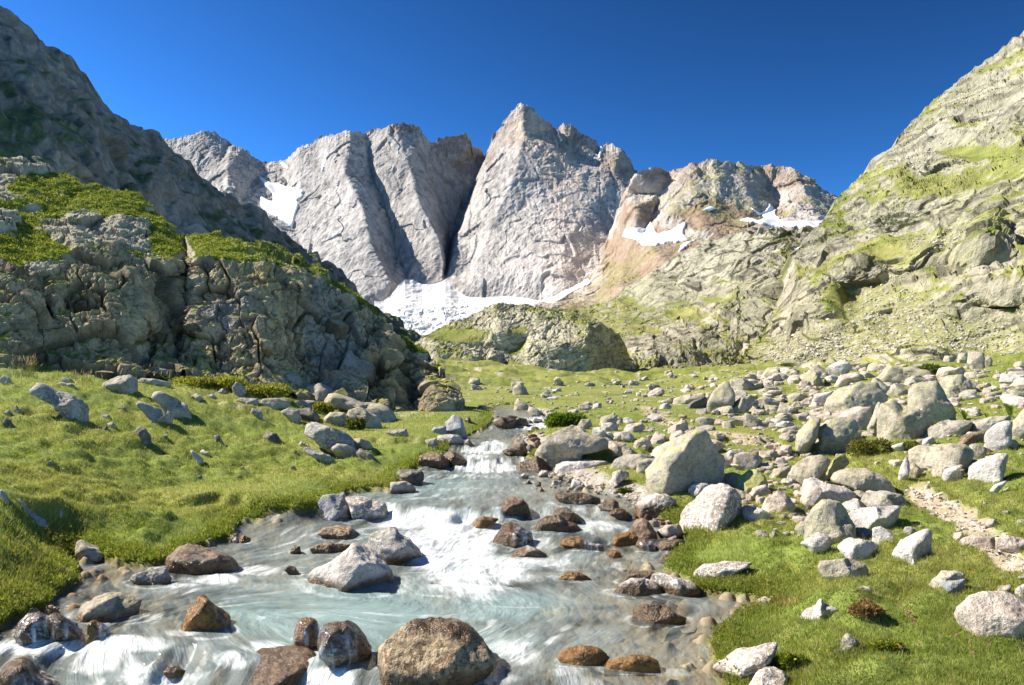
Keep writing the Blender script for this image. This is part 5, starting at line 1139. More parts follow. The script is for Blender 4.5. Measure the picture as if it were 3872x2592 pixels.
2|b|tan|far tan boulder on the meadow right of the crag|1916,356 1940,310 2022,310 2034,356|
3|b|tan|square far boulder with a shaded right side on the valley meadow|88,445 100,380 140,362 200,385 238,430 210,458 130,452|rnd=24
3|b|tan|sloping far rock above the upper fall|100,565 110,520 150,500 225,545 240,590 180,588|rnd=20
3|b|grey|long flat far rock slab above the upper fall|225,600 240,555 300,575 420,630 400,645 290,640|thick=1.2
3|b|white|small white boulder in the middle of the valley meadow|795,570 805,540 850,525 882,555 860,572|
3|b|white|white triangular boulder on the valley meadow|1385,580 1400,545 1460,525 1500,560 1470,582|rnd=24
3|b|pink|pinkish rock outcrop at the far meadow edge below the knoll|1425,285 1440,250 1490,232 1510,265 1470,288|
3|b|tan|low tan boulder heap rock left of the pointed lichened boulder|1495,530 1530,485 1640,455 1780,440 1820,480 1750,520 1600,540|rnd=14
3|b|dark|brown rock in front of the low tan heap rock|1600,580 1640,540 1700,510 1790,470 1815,500 1800,550 1700,575|face=1
"""
n_r = 0; VEILED = {}
for line in ROCKS.strip().split('\n'):
    t, wl, mat, label, pts, opt = line.split('|')
    kw = {}
    dk = mat in ('brown', 'amber', 'red', 'dark')
    for k in filter(None, opt.split(',')):
        a, b = k.split('='); kw[a] = float(b) if a not in ('seed', 'sub') else int(b)
    if dk and 'wet' in kw: kw['wet'] = kw['wet'] * 2.4 + .07
    face = kw.pop('face', 0); sk = kw.pop('sink', 0)
    if face: kw['rnd'] = 16; kw['face'] = 1
    poly = tile(int(t), pts)
    big = max(np.ptp(poly[:, 0]), np.ptp(poly[:, 1]))
    name = 'river_rock' if wl == 'w' else ('boulder' if big > 75 else 'stone')
    if wl == 'w':
        u0, u1, v1, v0 = poly[:, 0].min(), poly[:, 0].max(), poly[:, 1].max(), poly[:, 1].min()
        RIVER_RINGS.append(((u0 + u1) / 2, min(v1, 2600) - .1 * (v1 - v0), u1 - u0, max(20, v1 - v0)))
    VEILED[label] = put_rock(poly, mat, name, label, {'river_rock': 'river rock'}.get(name, name), **kw); n_r += 1
log('rocks', n_r)
# ---- loose stones: copies of a few shapes
LIB = []
for k in range(9):
    r = np.random.default_rng(100 + k)
    th = np.sort(r.uniform(-math.pi, math.pi, 11)); rr = r.uniform(.75, 1.05, 11)
    o2 = np.stack([np.cos(th) * rr, np.sin(th) * rr * r.uniform(.55, .9)], -1) * .5
    LIB.append(rock_shape(o2, 900 + k, r.uniform(9, 24), 3, r.uniform(.9, 1.3), .07))
_lm = {}
def scatter(poly_px, n, smin, smax, mats, name, label, cat, group, minsep=.55, seed=1, power=2.0):
    r = np.random.default_rng(seed); poly = np.array(poly_px, float)
    lo, hi = poly.min(0), poly.max(0); made = 0; tries = 0
    while made < n and tries < n * 60:
        tries += 1
        u, v = r.uniform(lo[0], hi[0]), r.uniform(lo[1], hi[1])
        if not inpoly(np.array([u]), np.array([v]), poly)[0]: continue
        p = hit(u, v); w = (smin + (smax - smin) * r.random() ** power) * p[1] / FPX
        if surf_at(p[0], p[1], sd) < .25 * w and 'river' not in name: continue
        if any((p[0] - a) ** 2 + (p[1] - b) ** 2 < (minsep * (w * .5 + c)) ** 2 for a, b, c in PLACED): continue
        k = int(r.integers(len(LIB))); mt = mats[int(r.integers(len(mats)))]
        if (k, mt) not in _lm:
            me = new_mesh(name, LIB[k][0], LIB[k][1], False); me.materials.append(RM[mt]); _lm[(k, mt)] = me
        ob = add(name, _lm[(k, mt)], None, label, cat, group)
        ob.location = (p[0], p[1], p[2] + w * r.uniform(-.02, .16)); ob.scale = np.array([1, 1, r.uniform(.75, 1.15)]) * w
        ob.rotation_euler = (r.normal(0, .25), r.normal(0, .25), r.uniform(0, 6.28))
        PLACED.append((p[0], p[1], w * .5)); made += 1
    return made
BF = [(2640, 1560), (2700, 1470), (2900, 1420), (3250, 1392), (3560, 1400), (3872, 1385), (3900, 1560), (3500, 1580), (3300, 1660), (3000, 1665), (2780, 1640)]
m1 = scatter(BF, 120, 44, 108, ['lichen', 'tan', 'pink', 'lichen', 'white', 'grey'], 'boulder', 'pale rounded boulder filling the gaps of the heaped boulder field on the right', 'boulder', 'boulders heaped on the right bank', .50, 1, 1.6)
m11 = scatter([(2830, 1760), (3260, 1840), (3330, 1990), (3120, 2080), (2900, 2040), (2720, 1930), (2780, 1850)], 46, 20, 105, ['white', 'pink', 'tan', 'pink', 'lichen'], 'boulder', 'pale angular boulder in the jumble of blocks around the white cracked slab', 'boulder', 'blocks around the white cracked slab', .5, 15, 1.7)
m12 = scatter([(2250, 1600), (2700, 1580), (2860, 1660), (2760, 1760), (2620, 1740), (2300, 1760)], 34, 20, 90, ['tan', 'pink', 'white', 'grey'], 'boulder', 'pale block strewn around and behind the tallest dark-faced boulder', 'boulder', 'blocks around the tallest bank boulder', .5, 16, 1.7)
m2 = scatter([(2720, 1700), (3000, 1650), (3300, 1680), (3300, 1800), (3000, 1860), (2700, 1780)], 26, 12, 46, ['tan', 'pink', 'white'], 'stone', 'small pale stone beside the bend of the footpath among the boulders', 'stone', 'stones beside the footpath bend', .6, 2)
m3 = scatter([(2280, 1590), (2480, 1570), (2700, 1590), (2700, 1680), (2560, 1720), (2300, 1700)], 48, 9, 50, ['white', 'pink', 'white', 'tan'], 'stone', 'bleached stone of the pale rubble left of the tallest bank boulder', 'stone', 'bleached stones by the lower path', .5, 3)
BK = [(2850, 1400), (3250, 1370), (3500, 1385), (3000, 1440), (2700, 1470), (2500, 1500), (2480, 1460)]
m4 = scatter([(1790, 1470), (2300, 1440), (2700, 1420), (2760, 1480), (2620, 1560), (2300, 1590), (2140, 1570), (1800, 1555)], 70, 18, 60, ['tan', 'grey', 'tan', 'pink', 'white'], 'stone', 'small weathered stone dotting the open valley meadow beyond the stream', 'stone', 'stones dotting the valley meadow', .7, 4, 2.6)
m5 = scatter([(3000, 2000), (3500, 1900), (3872, 1900), (3872, 2300), (3500, 2250), (3300, 2120)], 20, 10, 40, ['white', 'pink', 'tan'], 'stone', 'small pale stone sunk in the grass below the footpath slabs', 'stone', 'stones in the grass below the footpath', .8, 5)
m6 = scatter([(2080, 1800), (2200, 1800), (2360, 1858), (2440, 1890), (2400, 1915), (2250, 1880), (2080, 1850)], 34, 8, 30, ['white', 'grey', 'brown', 'pink'], 'river_rock', 'small pebble of the gravel shore on the right', 'pebble', 'pebbles of the gravel shore', .7, 6)
m7 = scatter([(0, 1460), (600, 1440), (1000, 1500), (1400, 1600), (1450, 1760), (900, 1850), (300, 1800), (0, 1700)], 26, 8, 34, ['grey', 'gspeck', 'blue', 'tan'], 'stone', 'small grey stone half hidden in the grass of the left meadow', 'stone', 'stones in the left meadow', .9, 7, 2.2)
m8 = scatter([(480, 1395), (700, 1385), (900, 1400), (1000, 1430), (950, 1470), (500, 1428)], 34, 20, 70, ['gspeck', 'grey', 'blue'], 'stone', 'shaded grey block of the rubble strewn along the foot of the crag', 'stone', 'rubble at the foot of the crag', .45, 8)
m9 = scatter([(2500, 1960), (2440, 1930), (2560, 1990), (2620, 2080), (2560, 2080), (2480, 2000), (2330, 1935), (2100, 1880)], 20, 20, 60, ['brown', 'red', 'amber', 'grey'], 'river_rock', 'small wet brown stone lying along the right edge of the rapids', 'river rock', 'wet stones along the right edge of the rapids', .5, 9)
m10 = scatter([(1960, 1580), (2090, 1575), (2120, 1610), (2060, 1670), (2010, 1720), (1960, 1700), (1990, 1640)], 16, 22, 60, ['brown', 'dark', 'red'], 'river_rock', 'wet brown stone crowding the right side of the narrows', 'river rock', 'wet stones at the narrows', .45, 10)
def heap(polys, label, seed, mat='tan'):
    r = np.random.default_rng(seed); VV_, FF_, nn = [], [], 0
    for poly, n, smin, smax in polys:
        poly = np.array(poly, float); lo, hi = poly.min(0), poly.max(0); made = tries = 0
        while made < n and tries < n * 40:
            tries += 1; u, v = r.uniform(lo[0], hi[0]), r.uniform(lo[1], hi[1])
            if not inpoly(np.array([u]), np.array([v]), poly)[0]: continue
            p = hit(u, v); w = (smin + (smax - smin) * r.random() ** 2) * p[1] / FPX
            if surf_at(p[0], p[1], sd) < .3 * w or any((p[0] - a) ** 2 + (p[1] - b) ** 2 < (.45 * (w * .5 + c)) ** 2 for a, b, c in PLACED): continue
            V0, F0 = LIB[int(r.integers(len(LIB)))]; a = r.uniform(0, 6.28); R_ = np.array([[math.cos(a), -math.sin(a), 0], [math.sin(a), math.cos(a), 0], [0, 0, 1]])
            VV_.append((V0 * np.array([1, 1, r.uniform(.7, 1.2)])) @ R_.T * w + p + np.array([0, 0, w * .08])); FF_.append(F0 + nn); nn += len(V0); PLACED.append((p[0], p[1], w * .5)); made += 1
    add('rubble', new_mesh('rubble', np.concatenate(VV_), np.concatenate(FF_), False), RM[mat], label, 'rubble', kind='stuff')
heap([(BF, 380, 14, 60), (BK, 110, 8, 34), ([(2500, 1640), (2900, 1660), (3300, 1800), (3330, 1990), (3100, 2060), (2860, 2000), (2700, 1800), (2560, 1720)], 210, 12, 50), ([(3300, 1560), (3872, 1560), (3872, 1760), (3600, 1840), (3300, 1760)], 70, 12, 60)], 'small rubble packed between the boulders on the right bank', 51, 'pink')
heap([([(1790, 1470), (2300, 1440), (2700, 1420), (2760, 1480), (2620, 1560), (2300, 1590), (2140, 1570), (1800, 1555)], 170, 6, 24)], 'small rubble strewn over the valley meadow beyond the stream', 52)
log('loose stones', m1, m2, m3, m4, m5, m6, m7, m8, m9, m10)

# ---- thin water running over some of the stream rocks
nt = NT('running_water')
tcv = nt.n('ShaderNodeTexCoord').outputs['Object']
mpv = nt.n('ShaderNodeMapping'); mpv.inputs['Scale'].default_value = (9, 9, 1.0); nt.l(tcv, mpv.inputs[0])
nv = nt.noise(mpv.outputs[0], 1, 4, .6)
fv = nt.math('MULTIPLY', nt.ramp(nv, [(.46, 0), (.68, .9)]), attr(nt, 'veil', 'Fac'))
trn = nt.n('ShaderNodeBsdfTransparent'); wv_ = nt.pr((.58, .61, .62), .25, nt.bump(nv, .5, .03), .5)
gls = nt.n('ShaderNodeBsdfGlossy'); gls.inputs['Roughness'].default_value = .1
mg = nt.n('ShaderNodeMixShader'); mg.inputs[0].default_value = .05; nt.l(trn.outputs[0], mg.inputs[1]); nt.l(gls.outputs[0], mg.inputs[2])
mv = nt.n('ShaderNodeMixShader'); nt.l(fv, mv.inputs[0]); nt.l(mg.outputs[0], mv.inputs[1]); nt.l(wv_.outputs[0], mv.inputs[2])
M_VEIL = nt.done(mv.outputs[0])
def veil(key, x0=-9, x1=9, strength=1.0):
    ob = VEILED[[k for k in VEILED if k.startswith(key)][0]]; me = ob.data
    V = np.empty(len(me.vertices) * 3, np.float32); me.vertices.foreach_get('co', V); V = V.reshape(-1, 3)
    N = np.empty(len(me.vertices) * 3, np.float32); me.vertices.foreach_get('normal', N); N = N.reshape(-1, 3)
    F = np.array([p.vertices[:] for p in me.polygons])
    hi = V[:, 2].max(); w = V[:, 0].max() - V[:, 0].min(); xx = (V[:, 0] - V[:, 0].min()) / w
    k = (N[:, 1] < .25) & (xx > x0) & (xx < x1) & (V[:, 2] < hi * .97)
    F = F[k[F].all(1)]
    a = strength * sstep(hi * 1.0, hi * .45, V[:, 2]) * sstep(x0, x0 + .12, xx) * sstep(x1, x1 - .12, xx)
    Vn, F, a = compact(V + N * .012, F, a)
    o = add('water', new_mesh('water', Vn, F, True, attrs=dict(veil=a)), M_VEIL, 'thin water running over the ' + ob['label'], 'running water', kind='structure')
    o.location = ob.location; o.rotation_euler = ob.rotation_euler
for k_, a_, b_, s_ in (('rounded rock veiled', -9, 9, 1.15), ('dark orange-stained', -9, 9, .8), ('orange-stained rock at the right', .3, 9, 1), ('small upright amber', -9, 9, 1), ('dark mossy boulder', .0, .75, .9), ('streaming brown', .5, 9, 1), ('amber rock with a veil', .45, 9, 1), ('wet round stone', .2, 9, 1), ('brown rock glazed', .2, 9, .8)): veil(k_, a_, b_, s_)
log('veils')
# ------------------------------------------------------------------ the stream
wm = (sd < .35)[:nr]
wmask = wm & (sd[:nr] > -50)
hw = blur(np.where(sd[:nr] < 0, 1., 0), 0)
# flow coordinates: s along the current, t across it
row_l = np.array([np.interp(y, [p[1] for p in reversed(L_)], [p[0] for p in reversed(L_)]) for y in GY[:nr]])
_ro = sorted(R_, key=lambda p: p[1])
row_r = np.array([np.interp(y, [p[1] for p in _ro], [p[0] for p in _ro]) for y in GY[:nr]])
X, Yw = gx[:nr], gy[:nr]
cx = blur(((row_l + row_r) / 2)[:, None], 12)[:, 0]; wd = np.maximum(blur((row_r - row_l)[:, None], 12)[:, 0], 1.2)
s_c = Yw; t_c = (X - cx[:, None]) / wd[:, None] * 5.
ang = pblob([(700, 2480, 700, 160)], .6, gu[:nr], gv[:nr])
s_c = s_c + .55 * X * ang; t_c = t_c + .5 * (Yw - 9) * ang
fl = np.stack([t_c, s_c, 0 * s_c], -1)
wu, wv = project(np.stack([X, Yw, wat[:nr]], -1))
W0 = wat[:nr]
slope = np.gradient(W0, axis=0) / np.gradient(Yw, axis=0)
steep = sstep(.10, .5, slope)
foamL = [(1690, 2060, 230, 120, 1.0), (1800, 2170, 250, 100, .85), (1600, 1960, 280, 50, .9), (1850, 2010, 160, 50, .7), (1780, 2250, 160, 50, .5), (2000, 2060, 220, 40, .45), (2050, 2130, 160, 34, .5), (2250, 1990, 160, 26, .5), (1900, 2210, 160, 36, .55), (2150, 2185, 180, 16, .35),
         (1830, 1700, 130, 20, .9), (1850, 1765, 160, 26, .95), (1800, 1725, 60, 16, .7), (1870, 1680, 60, 20, .8), (2030, 1605, 90, 34, 1.0), (1840, 1585, 60, 22, .8), (1750, 1800, 220, 14, .45), (1800, 1850, 260, 20, .35), (1650, 1880, 200, 18, .4),
         (960, 2150, 130, 28, .65), (820, 2190, 130, 26, .6), (680, 2215, 120, 16, .4), (1060, 2000, 120, 14, .3), (1280, 2010, 140, 18, .4),
         (160, 2440, 300, 40, .85), (480, 2430, 220, 40, .8), (690, 2385, 90, 22, .6), (500, 2530, 60, 90, .6), (1010, 2440, 130, 40, .65), (880, 2490, 110, 50, .6), (1250, 2560, 130, 60, .75), (1190, 2480, 60, 40, .5), (620, 2590, 120, 50, .6), (1480, 2500, 60, 60, .5),
         (1900, 2430, 130, 70, .45), (1980, 2470, 90, 60, .55), (1850, 2560, 180, 30, .5), (2120, 2540, 160, 24, .35), (2550, 2535, 160, 26, .45), (2650, 2575, 120, 22, .4), (1600, 2230, 60, 30, .35), (1650, 2330, 120, 14, .35), (1480, 2285, 140, 14, .3), (2400, 2060, 120, 14, .3), (2350, 2120, 130, 14, .3), (2440, 2060, 60, 20, .4)]
fm = np.zeros(X.shape)
for uc, vc, ru, rv, k in foamL:
    d = np.sqrt(((wu - uc) / ru) ** 2 + ((wv - vc) / rv) ** 2)
    fm = np.maximum(fm, k * (1 - sstep(.35, 1.25, d)))
for r in RIVER_RINGS:
    d = np.sqrt(((wu - r[0]) / (r[2] * .62)) ** 2 + ((wv - r[1]) / (r[3] * .34)) ** 2)
    fm = np.maximum(fm, .42 * np.exp(-((d - 1.0) / .22) ** 2))
fm = np.maximum(fm, .55 * steep * (.4 + .6 * sstep(-.3, .3, fbm(sc(fl, .35, 2.5, 1) + 13, 2))))
warp = np.stack([fbm(sc(fl, .9, 1.6, 1), 2), fbm(sc(fl, .9, 1.6, 1) + 5, 2), 0 * s_c], -1)
flw = fl + warp * np.array([.13, .22, 0])
st1 = fbm(sc(flw, .30, 1.5, 1), 4, .6); st2 = fbm(sc(flw, .09, .55, 1) + 3, 3, .6); st3 = fbm(sc(flw, .7, 1.1, 1) + 9, 3)
foam = np.clip(fm * 1.25 + (.55 * st1 + .4 * st2 + .35 * st3) * (.25 + fm) * 1.1 - .22, 0, 1)
lines_ = sstep(.25, .55, fbm(sc(flw, .9, .22, 1) + 19, 3) + .25 * st1) * pblob([(1700, 1830, 380, 70), (1850, 1980, 420, 90), (1800, 2200, 420, 120), (1100, 2180, 380, 80), (1500, 2330, 400, 60)], .6, wu, wv)
lines2 = sstep(.12, .5, fbm(sc(flw, .16, 1.6, 1) + 29, 3) + .3 * st2) * pblob([(560, 2250, 420, 110), (900, 2330, 420, 90), (450, 2400, 420, 60), (1900, 2400, 420, 110), (2300, 2100, 300, 90), (1300, 2050, 420, 70)], .7, wu, wv)
fine_ = sstep(.30, .55, fbm(sc(flw, .06, .9, 1) + 39, 3)) * sstep(-.1, .3, st3 + .5 * st1) * np.clip(.25 + fm * 1.2, 0, .8)
foam = np.maximum(np.maximum(sstep(.02, .9, foam), .6 * lines_), np.maximum(.6 * lines2, .7 * fine_))
wob = .05 * st3 + .025 * st1 + fm * (.12 * fbm(sc(flw, .45, .6, 1) + 4, 3) + .035 * fbm(sc(flw, .16, .5, 1) + 6, 2)) + .018 * fbm(sc(flw, .12, .35, 1), 2)
wob *= np.clip(Yw / 14., .7, 1.0)
WZ = W0 + wob * sstep(.3, -.3, sd[:nr]) - .02
depth = np.clip(-sd[:nr] / 1.6, 0, 1)
pool = pblob([(1350, 2320, 330, 110), (1250, 2440, 260, 70), (1500, 2400, 260, 60), (1900, 2290, 200, 60), (1700, 2420, 240, 60), (1000, 2330, 240, 60), (1500, 1840, 280, 40)], .8, wu, wv)
shal = pblob([(2450, 2350, 330, 120), (600, 2330, 260, 70), (450, 2170, 220, 40), (2350, 2200, 260, 60), (2250, 2560, 400, 50), (2300, 2050, 200, 40)], .8, wu, wv)
milk = np.clip(.25 + .18 * depth + .30 * pool - .16 * shal + .40 * st1 + .26 * st2 + .16 * st3, .06, .8)
F = gridfaces(nr, GC, (wm[:-1, :-1] & wm[1:, 1:] & wm[1:, :-1] & wm[:-1, 1:]))
Vw = np.stack([X, Yw, WZ], -1).reshape(-1, 3)
uvw = np.stack([flw[..., 0], flw[..., 1]], -1).reshape(-1, 2)
Vw, Fw, fo, mi, po, uvw = compact(Vw, F, foam.ravel(), milk.ravel(), np.clip(pool + .25 * depth, 0, 1).ravel(), uvw)
nt = NT('glacial_water')
uvn = nt.n('ShaderNodeUVMap', uv_map='UVMap').outputs[0]
mp = nt.n('ShaderNodeMapping'); mp.inputs['Scale'].default_value = (9, 2.2, 1); nt.l(uvn, mp.inputs[0])
mp2 = nt.n('ShaderNodeMapping'); mp2.inputs['Scale'].default_value = (34, 5, 1); nt.l(uvn, mp2.inputs[0])
na = nt.noise(mp.outputs[0], 1, 4, .6); nb = nt.noise(mp2.outputs[0], 1, 4, .6)
fo_n = attr(nt, 'foam', 'Fac'); mi_n = attr(nt, 'milk', 'Fac'); po_n = attr(nt, 'pool', 'Fac')
ff = nt.math('ADD', fo_n, nt.math('MULTIPLY', nt.math('ADD', nt.math('SUBTRACT', na, .5), nt.math('SUBTRACT', nb, .5)), nt.math('ADD', nt.math('MULTIPLY', fo_n, 1.5), .12)))
ff = nt.ramp(ff, [(.06, 0), (1.0, .95)])
bmp = nt.bump(nt.math('ADD', na, nt.math('MULTIPLY', nb, .8)), .7, .05)
milkcol = nt.mixc(po_n, (.36, .41, .40), (.28, .385, .38))
dif = nt.n('ShaderNodeBsdfDiffuse'); nt.l(milkcol, dif.inputs[0]); nt.l(bmp, dif.inputs['Normal'])
tr = nt.n('ShaderNodeBsdfTransparent'); tr.inputs[0].default_value = (.93, .95, .90, 1)
mx1 = nt.n('ShaderNodeMixShader'); nt.l(nt.math('ADD', mi_n, nt.math('MULTIPLY', nt.math('SUBTRACT', na, .5), .35)), mx1.inputs[0]); nt.l(tr.outputs[0], mx1.inputs[1]); nt.l(dif.outputs[0], mx1.inputs[2])
gl_ = nt.n('ShaderNodeBsdfGlossy'); gl_.inputs['Roughness'].default_value = .07; nt.l(bmp, gl_.inputs['Normal'])
fr = nt.n('ShaderNodeFresnel'); fr.inputs[0].default_value = 1.33; nt.l(bmp, fr.inputs['Normal'])
mx2 = nt.n('ShaderNodeMixShader'); nt.l(nt.math('MULTIPLY', fr.outputs[0], .5), mx2.inputs[0]); nt.l(mx1.outputs[0], mx2.inputs[1]); nt.l(gl_.outputs[0], mx2.inputs[2])
fcol = nt.ramp(nt.math('ADD', nt.math('MULTIPLY', na, .6), nt.math('MULTIPLY', nb, .4)), [(.36, (.46, .52, .53)), (.60, (.74, .75, .74))])
fd = nt.pr(fcol, .5, bmp, .3)
mx3 = nt.n('ShaderNodeMixShader'); nt.l(ff, mx3.inputs[0]); nt.l(mx2.outputs[0], mx3.inputs[1]); nt.l(fd.outputs[0], mx3.inputs[2])
M_WATER = nt.done(mx3.outputs[0])
add('water', new_mesh('water', Vw, Fw, True, None, dict(foam=fo, milk=mi, pool=po), uvw), M_WATER, 'milky turquoise mountain stream with white rapids', 'stream', kind='structure')
log('water', len(Vw))
# ------------------------------------------------------------------ grass, shrubs, flowers, scree, hikers
def leaf_mat(name, rough=.6, transl=.45):
    nt = NT(name)
    c = attr(nt, 'Col')
    d = nt.pr(c, rough, None, .2)
    t = nt.n('ShaderNodeBsdfTranslucent'); nt.l(nt.mixc(1., c, (1.15, 1.2, .7), 'MULTIPLY'), t.inputs[0])
    m = nt.n('ShaderNodeMixShader'); m.inputs[0].default_value = transl
    nt.l(d.outputs[0], m.inputs[1]); nt.l(t.outputs[0], m.inputs[2]); return nt.done(m.outputs[0])
M_LEAF = leaf_mat('green_leaf')
def plain(name, c, rough=.8):
    nt = NT(name); g = nt.noise(nt.n('ShaderNodeTexCoord').outputs['Object'], 30, 3)
    k = nt.ramp(g, [(.3, .8), (.7, 1.15)])
    return nt.done(nt.pr(nt.mixc(1., c, k, 'MULTIPLY'), rough).outputs[0])
def tris(name, A, B, C, col, mat, **kw):
    n = len(A); V = np.stack([A, B, C], 1).reshape(-1, 3); F = np.arange(3 * n).reshape(-1, 3)
    return add(name, new_mesh(name, V, F, True, np.repeat(np.clip(col, 0, 1), 3, 0)), mat, **kw)
def unit(a): return a / (np.linalg.norm(a, axis=-1)[..., None] + 1e-9)
def blades(base, h, w, lean, r):
    n = len(base); a = r.uniform(0, 2 * math.pi, n); dr = np.stack([np.cos(a), np.sin(a), 0 * a], -1)
    b = r.uniform(0, 2 * math.pi, n); ld = np.stack([np.cos(b), np.sin(b), 0 * b], -1)
    tip = base + np.array([0, 0, 1]) * h[:, None] + ld * (h * lean * r.uniform(.2, 1.2, n))[:, None]
    return base - dr * (w / 2)[:, None], base + dr * (w / 2)[:, None], tip
r = np.random.default_rng(21)
cu, cv = project(P3)
e1 = (np.diff(cu, axis=1)[:-1], np.diff(cv, axis=1)[:-1]); e2 = (np.diff(cu, axis=0)[:, :-1], np.diff(cv, axis=0)[:, :-1])
area = np.abs(e1[0] * e2[1] - e1[1] * e2[0])
gmask = (sd[:-1, :-1] > .02) & (pathm[:-1, :-1] < .35) & (gravel[:-1, :-1] < .45) & (cu[:-1, :-1] > -1500) & (cu[:-1, :-1] < 5300) & (cv[:-1, :-1] < 3000) & (gy[:-1, :-1] < 95)
bare = np.clip(rightbare[:-1, :-1], 0, 1)
wgt = np.minimum(area, 40) * np.where((cu[:-1, :-1] > -150) & (cu[:-1, :-1] < 4020) & (cv[:-1, :-1] < 2700), 1, .35) * gmask * (1 - .75 * bare) * np.where(gy[:-1, :-1] > 50, .45, 1) * (1 + 1.0 * (sd[:-1, :-1] < .5)) * (.35 + .65 * sstep(-.45, .05, f_b[:-1, :-1] + .8 * f_a[:-1, :-1]))
NB = 620000
idx = r.choice(wgt.size, NB, p=(wgt / wgt.sum()).ravel())
rr, cc = idx // wgt.shape[1], idx % wgt.shape[1]
fr, fc = r.random(NB), r.random(NB)
def lerp2(a): 
    s = (lambda q: q[..., None]) if a.ndim == 3 else (lambda q: q)
    return a[rr, cc] * s((1 - fr) * (1 - fc)) + a[rr + 1, cc] * s(fr * (1 - fc)) + a[rr, cc + 1] * s((1 - fr) * fc) + a[rr + 1, cc + 1] * s(fr * fc)
bp = lerp2(P3); by = bp[:, 1]; bsd = lerp2(sd); fa = lerp2(f_a); fb = lerp2(f_b)
lush = sstep(.9, .1, bsd)
hgt = (.035 + .0017 * np.minimum(by, 60)) * r.uniform(.6, 1.5, NB) * (1 + .45 * lush) * (1 + .5 * np.clip(fa, -.6, 1))
wid = np.maximum(.0045 + .00034 * by, .004) * r.uniform(.7, 1.5, NB) * (1 + .8 * lush)
base = bp - np.array([0, 0, .008])
A_, B_, T_ = blades(base, hgt, wid, .75, r)
gc = mix(rgb(.19, .255, .045), rgb(.34, .33, .09), sstep(-.35, .45, fb + .5 * fa + r.normal(0, .25, NB)))
gc = mix(gc, rgb(.10, .17, .03), .85 * sstep(-.05, .35, -fa + .3 * r.normal(0, 1, NB)) * .8)
gc = mix(gc, rgb(.22, .25, .035), .5 * lush)
gc = mix(gc, rgb(.48, .40, .19), (r.random(NB) < .07) * .85)
gc = mix(gc, rgb(.24, .13, .05), np.clip(lerp2(rightbare) * 1.2, 0, 1) * (r.random(NB) < .8) * .8)
gc *= r.uniform(.75, 1.25, NB)[:, None]
tris('grass', A_, B_, T_, gc, M_LEAF, label='short alpine grass covering the banks', cat='grass', kind='stuff')
near_ = np.where(by < 26)[0]; sel = r.choice(near_, 9000); bs = bp[sel]; hs = r.uniform(.10, .26, 9000)
A_, B_, T_ = blades(bs, hs, np.maximum(.0025, .00028 * bs[:, 1]), .9, r)
tris('straw', A_, B_, T_, mix(rgb(.42, .36, .17), rgb(.30, .30, .10), r.random(9000)), M_LEAF, label='dry pale grass stalks standing out of the turf', cat='dry grass', kind='stuff')
# leafy cushions hanging over the turf lips
lm = np.where((sd[:-1, :-1] > .0) & (sd[:-1, :-1] < .34) & (gravel[:-1, :-1] < .3) & (gy[:-1, :-1] < 34) & (cu[:-1, :-1] > -260), np.minimum(area, 60) + 1.5, 0) * (.25 + sstep(-.3, .3, f_a[:-1, :-1])) * (1 - .8 * bare)
NL = 28000
idx = r.choice(lm.size, NL, p=(lm / lm.sum()).ravel()); rr, cc = idx // lm.shape[1], idx % lm.shape[1]; fr, fc = r.random(NL), r.random(NL)
lp = lerp2(P3) + np.stack([r.normal(0, .03, NL), r.normal(0, .03, NL), np.abs(r.normal(0, .06, NL))], -1) * np.clip(lerp2(gy) / 12, .8, 2)[:, None]
ls = (.014 + .0006 * lp[:, 1]) * r.uniform(.6, 1.4, NL)
d1_ = unit(r.normal(size=(NL, 3)) + np.array([0, -.3, .6])); d2_ = unit(np.cross(d1_, r.normal(size=(NL, 3))))
lc = mix(rgb(.13, .18, .03), rgb(.27, .28, .05), r.random(NL)) * r.uniform(.7, 1.25, NL)[:, None]
lc = mix(lc, rgb(.24, .17, .06), (r.random(NL) < .10) * .8)
tris('foliage', lp - d2_ * ls[:, None] * .6, lp + d2_ * ls[:, None] * .6, lp + d1_ * ls[:, None] * 1.6, lc, M_LEAF, label='small-leaved ground cover hanging over the turf edges', cat='ground cover', kind='stuff')
# heath on top of the crag and on the far green patches
def heath(g, n, size, name, label, seed, thr=.4, c1=(.15, .18, .03), c2=(.09, .13, .02)):
    q = np.random.default_rng(seed); w_ = (g['gm'] > thr) * 1.0
    u_, v_ = g['u'], g['v']; w_ *= (u_ > -150) & (u_ < 4000)
    i = q.choice(w_.size, n, p=(w_ / w_.sum()).ravel())
    p = g['P'].reshape(-1, 3)[i] + q.normal(0, 1, (n, 3)) * size * .4
    s = size * q.uniform(.5, 1.5, n)
    nn = g['n'].reshape(-1, 3)[i]
    up = unit(nn * .6 + np.array([0, 0, .8]) + q.normal(0, .5, (n, 3))); sd_ = unit(np.cross(up, q.normal(size=(n, 3))))
    c = mix(rgb(*c1), rgb(*c2), sstep(-.3, .3, fbm(p / (size * 9), 3) + q.normal(0, .25, n))) * q.uniform(.75, 1.25, n)[:, None]
    tris(name, p - sd_ * s[:, None] * .5, p + sd_ * s[:, None] * .5, p + up * s[:, None] * 1.1, c, M_LEAF, label=label, cat='heath', kind='stuff')
heath(C_, 42000, .075, 'undergrowth', 'juniper and heath growing on the crag top and ledges', 31, .75, (.25, .26, .045), (.10, .14, .025))
log('heath')
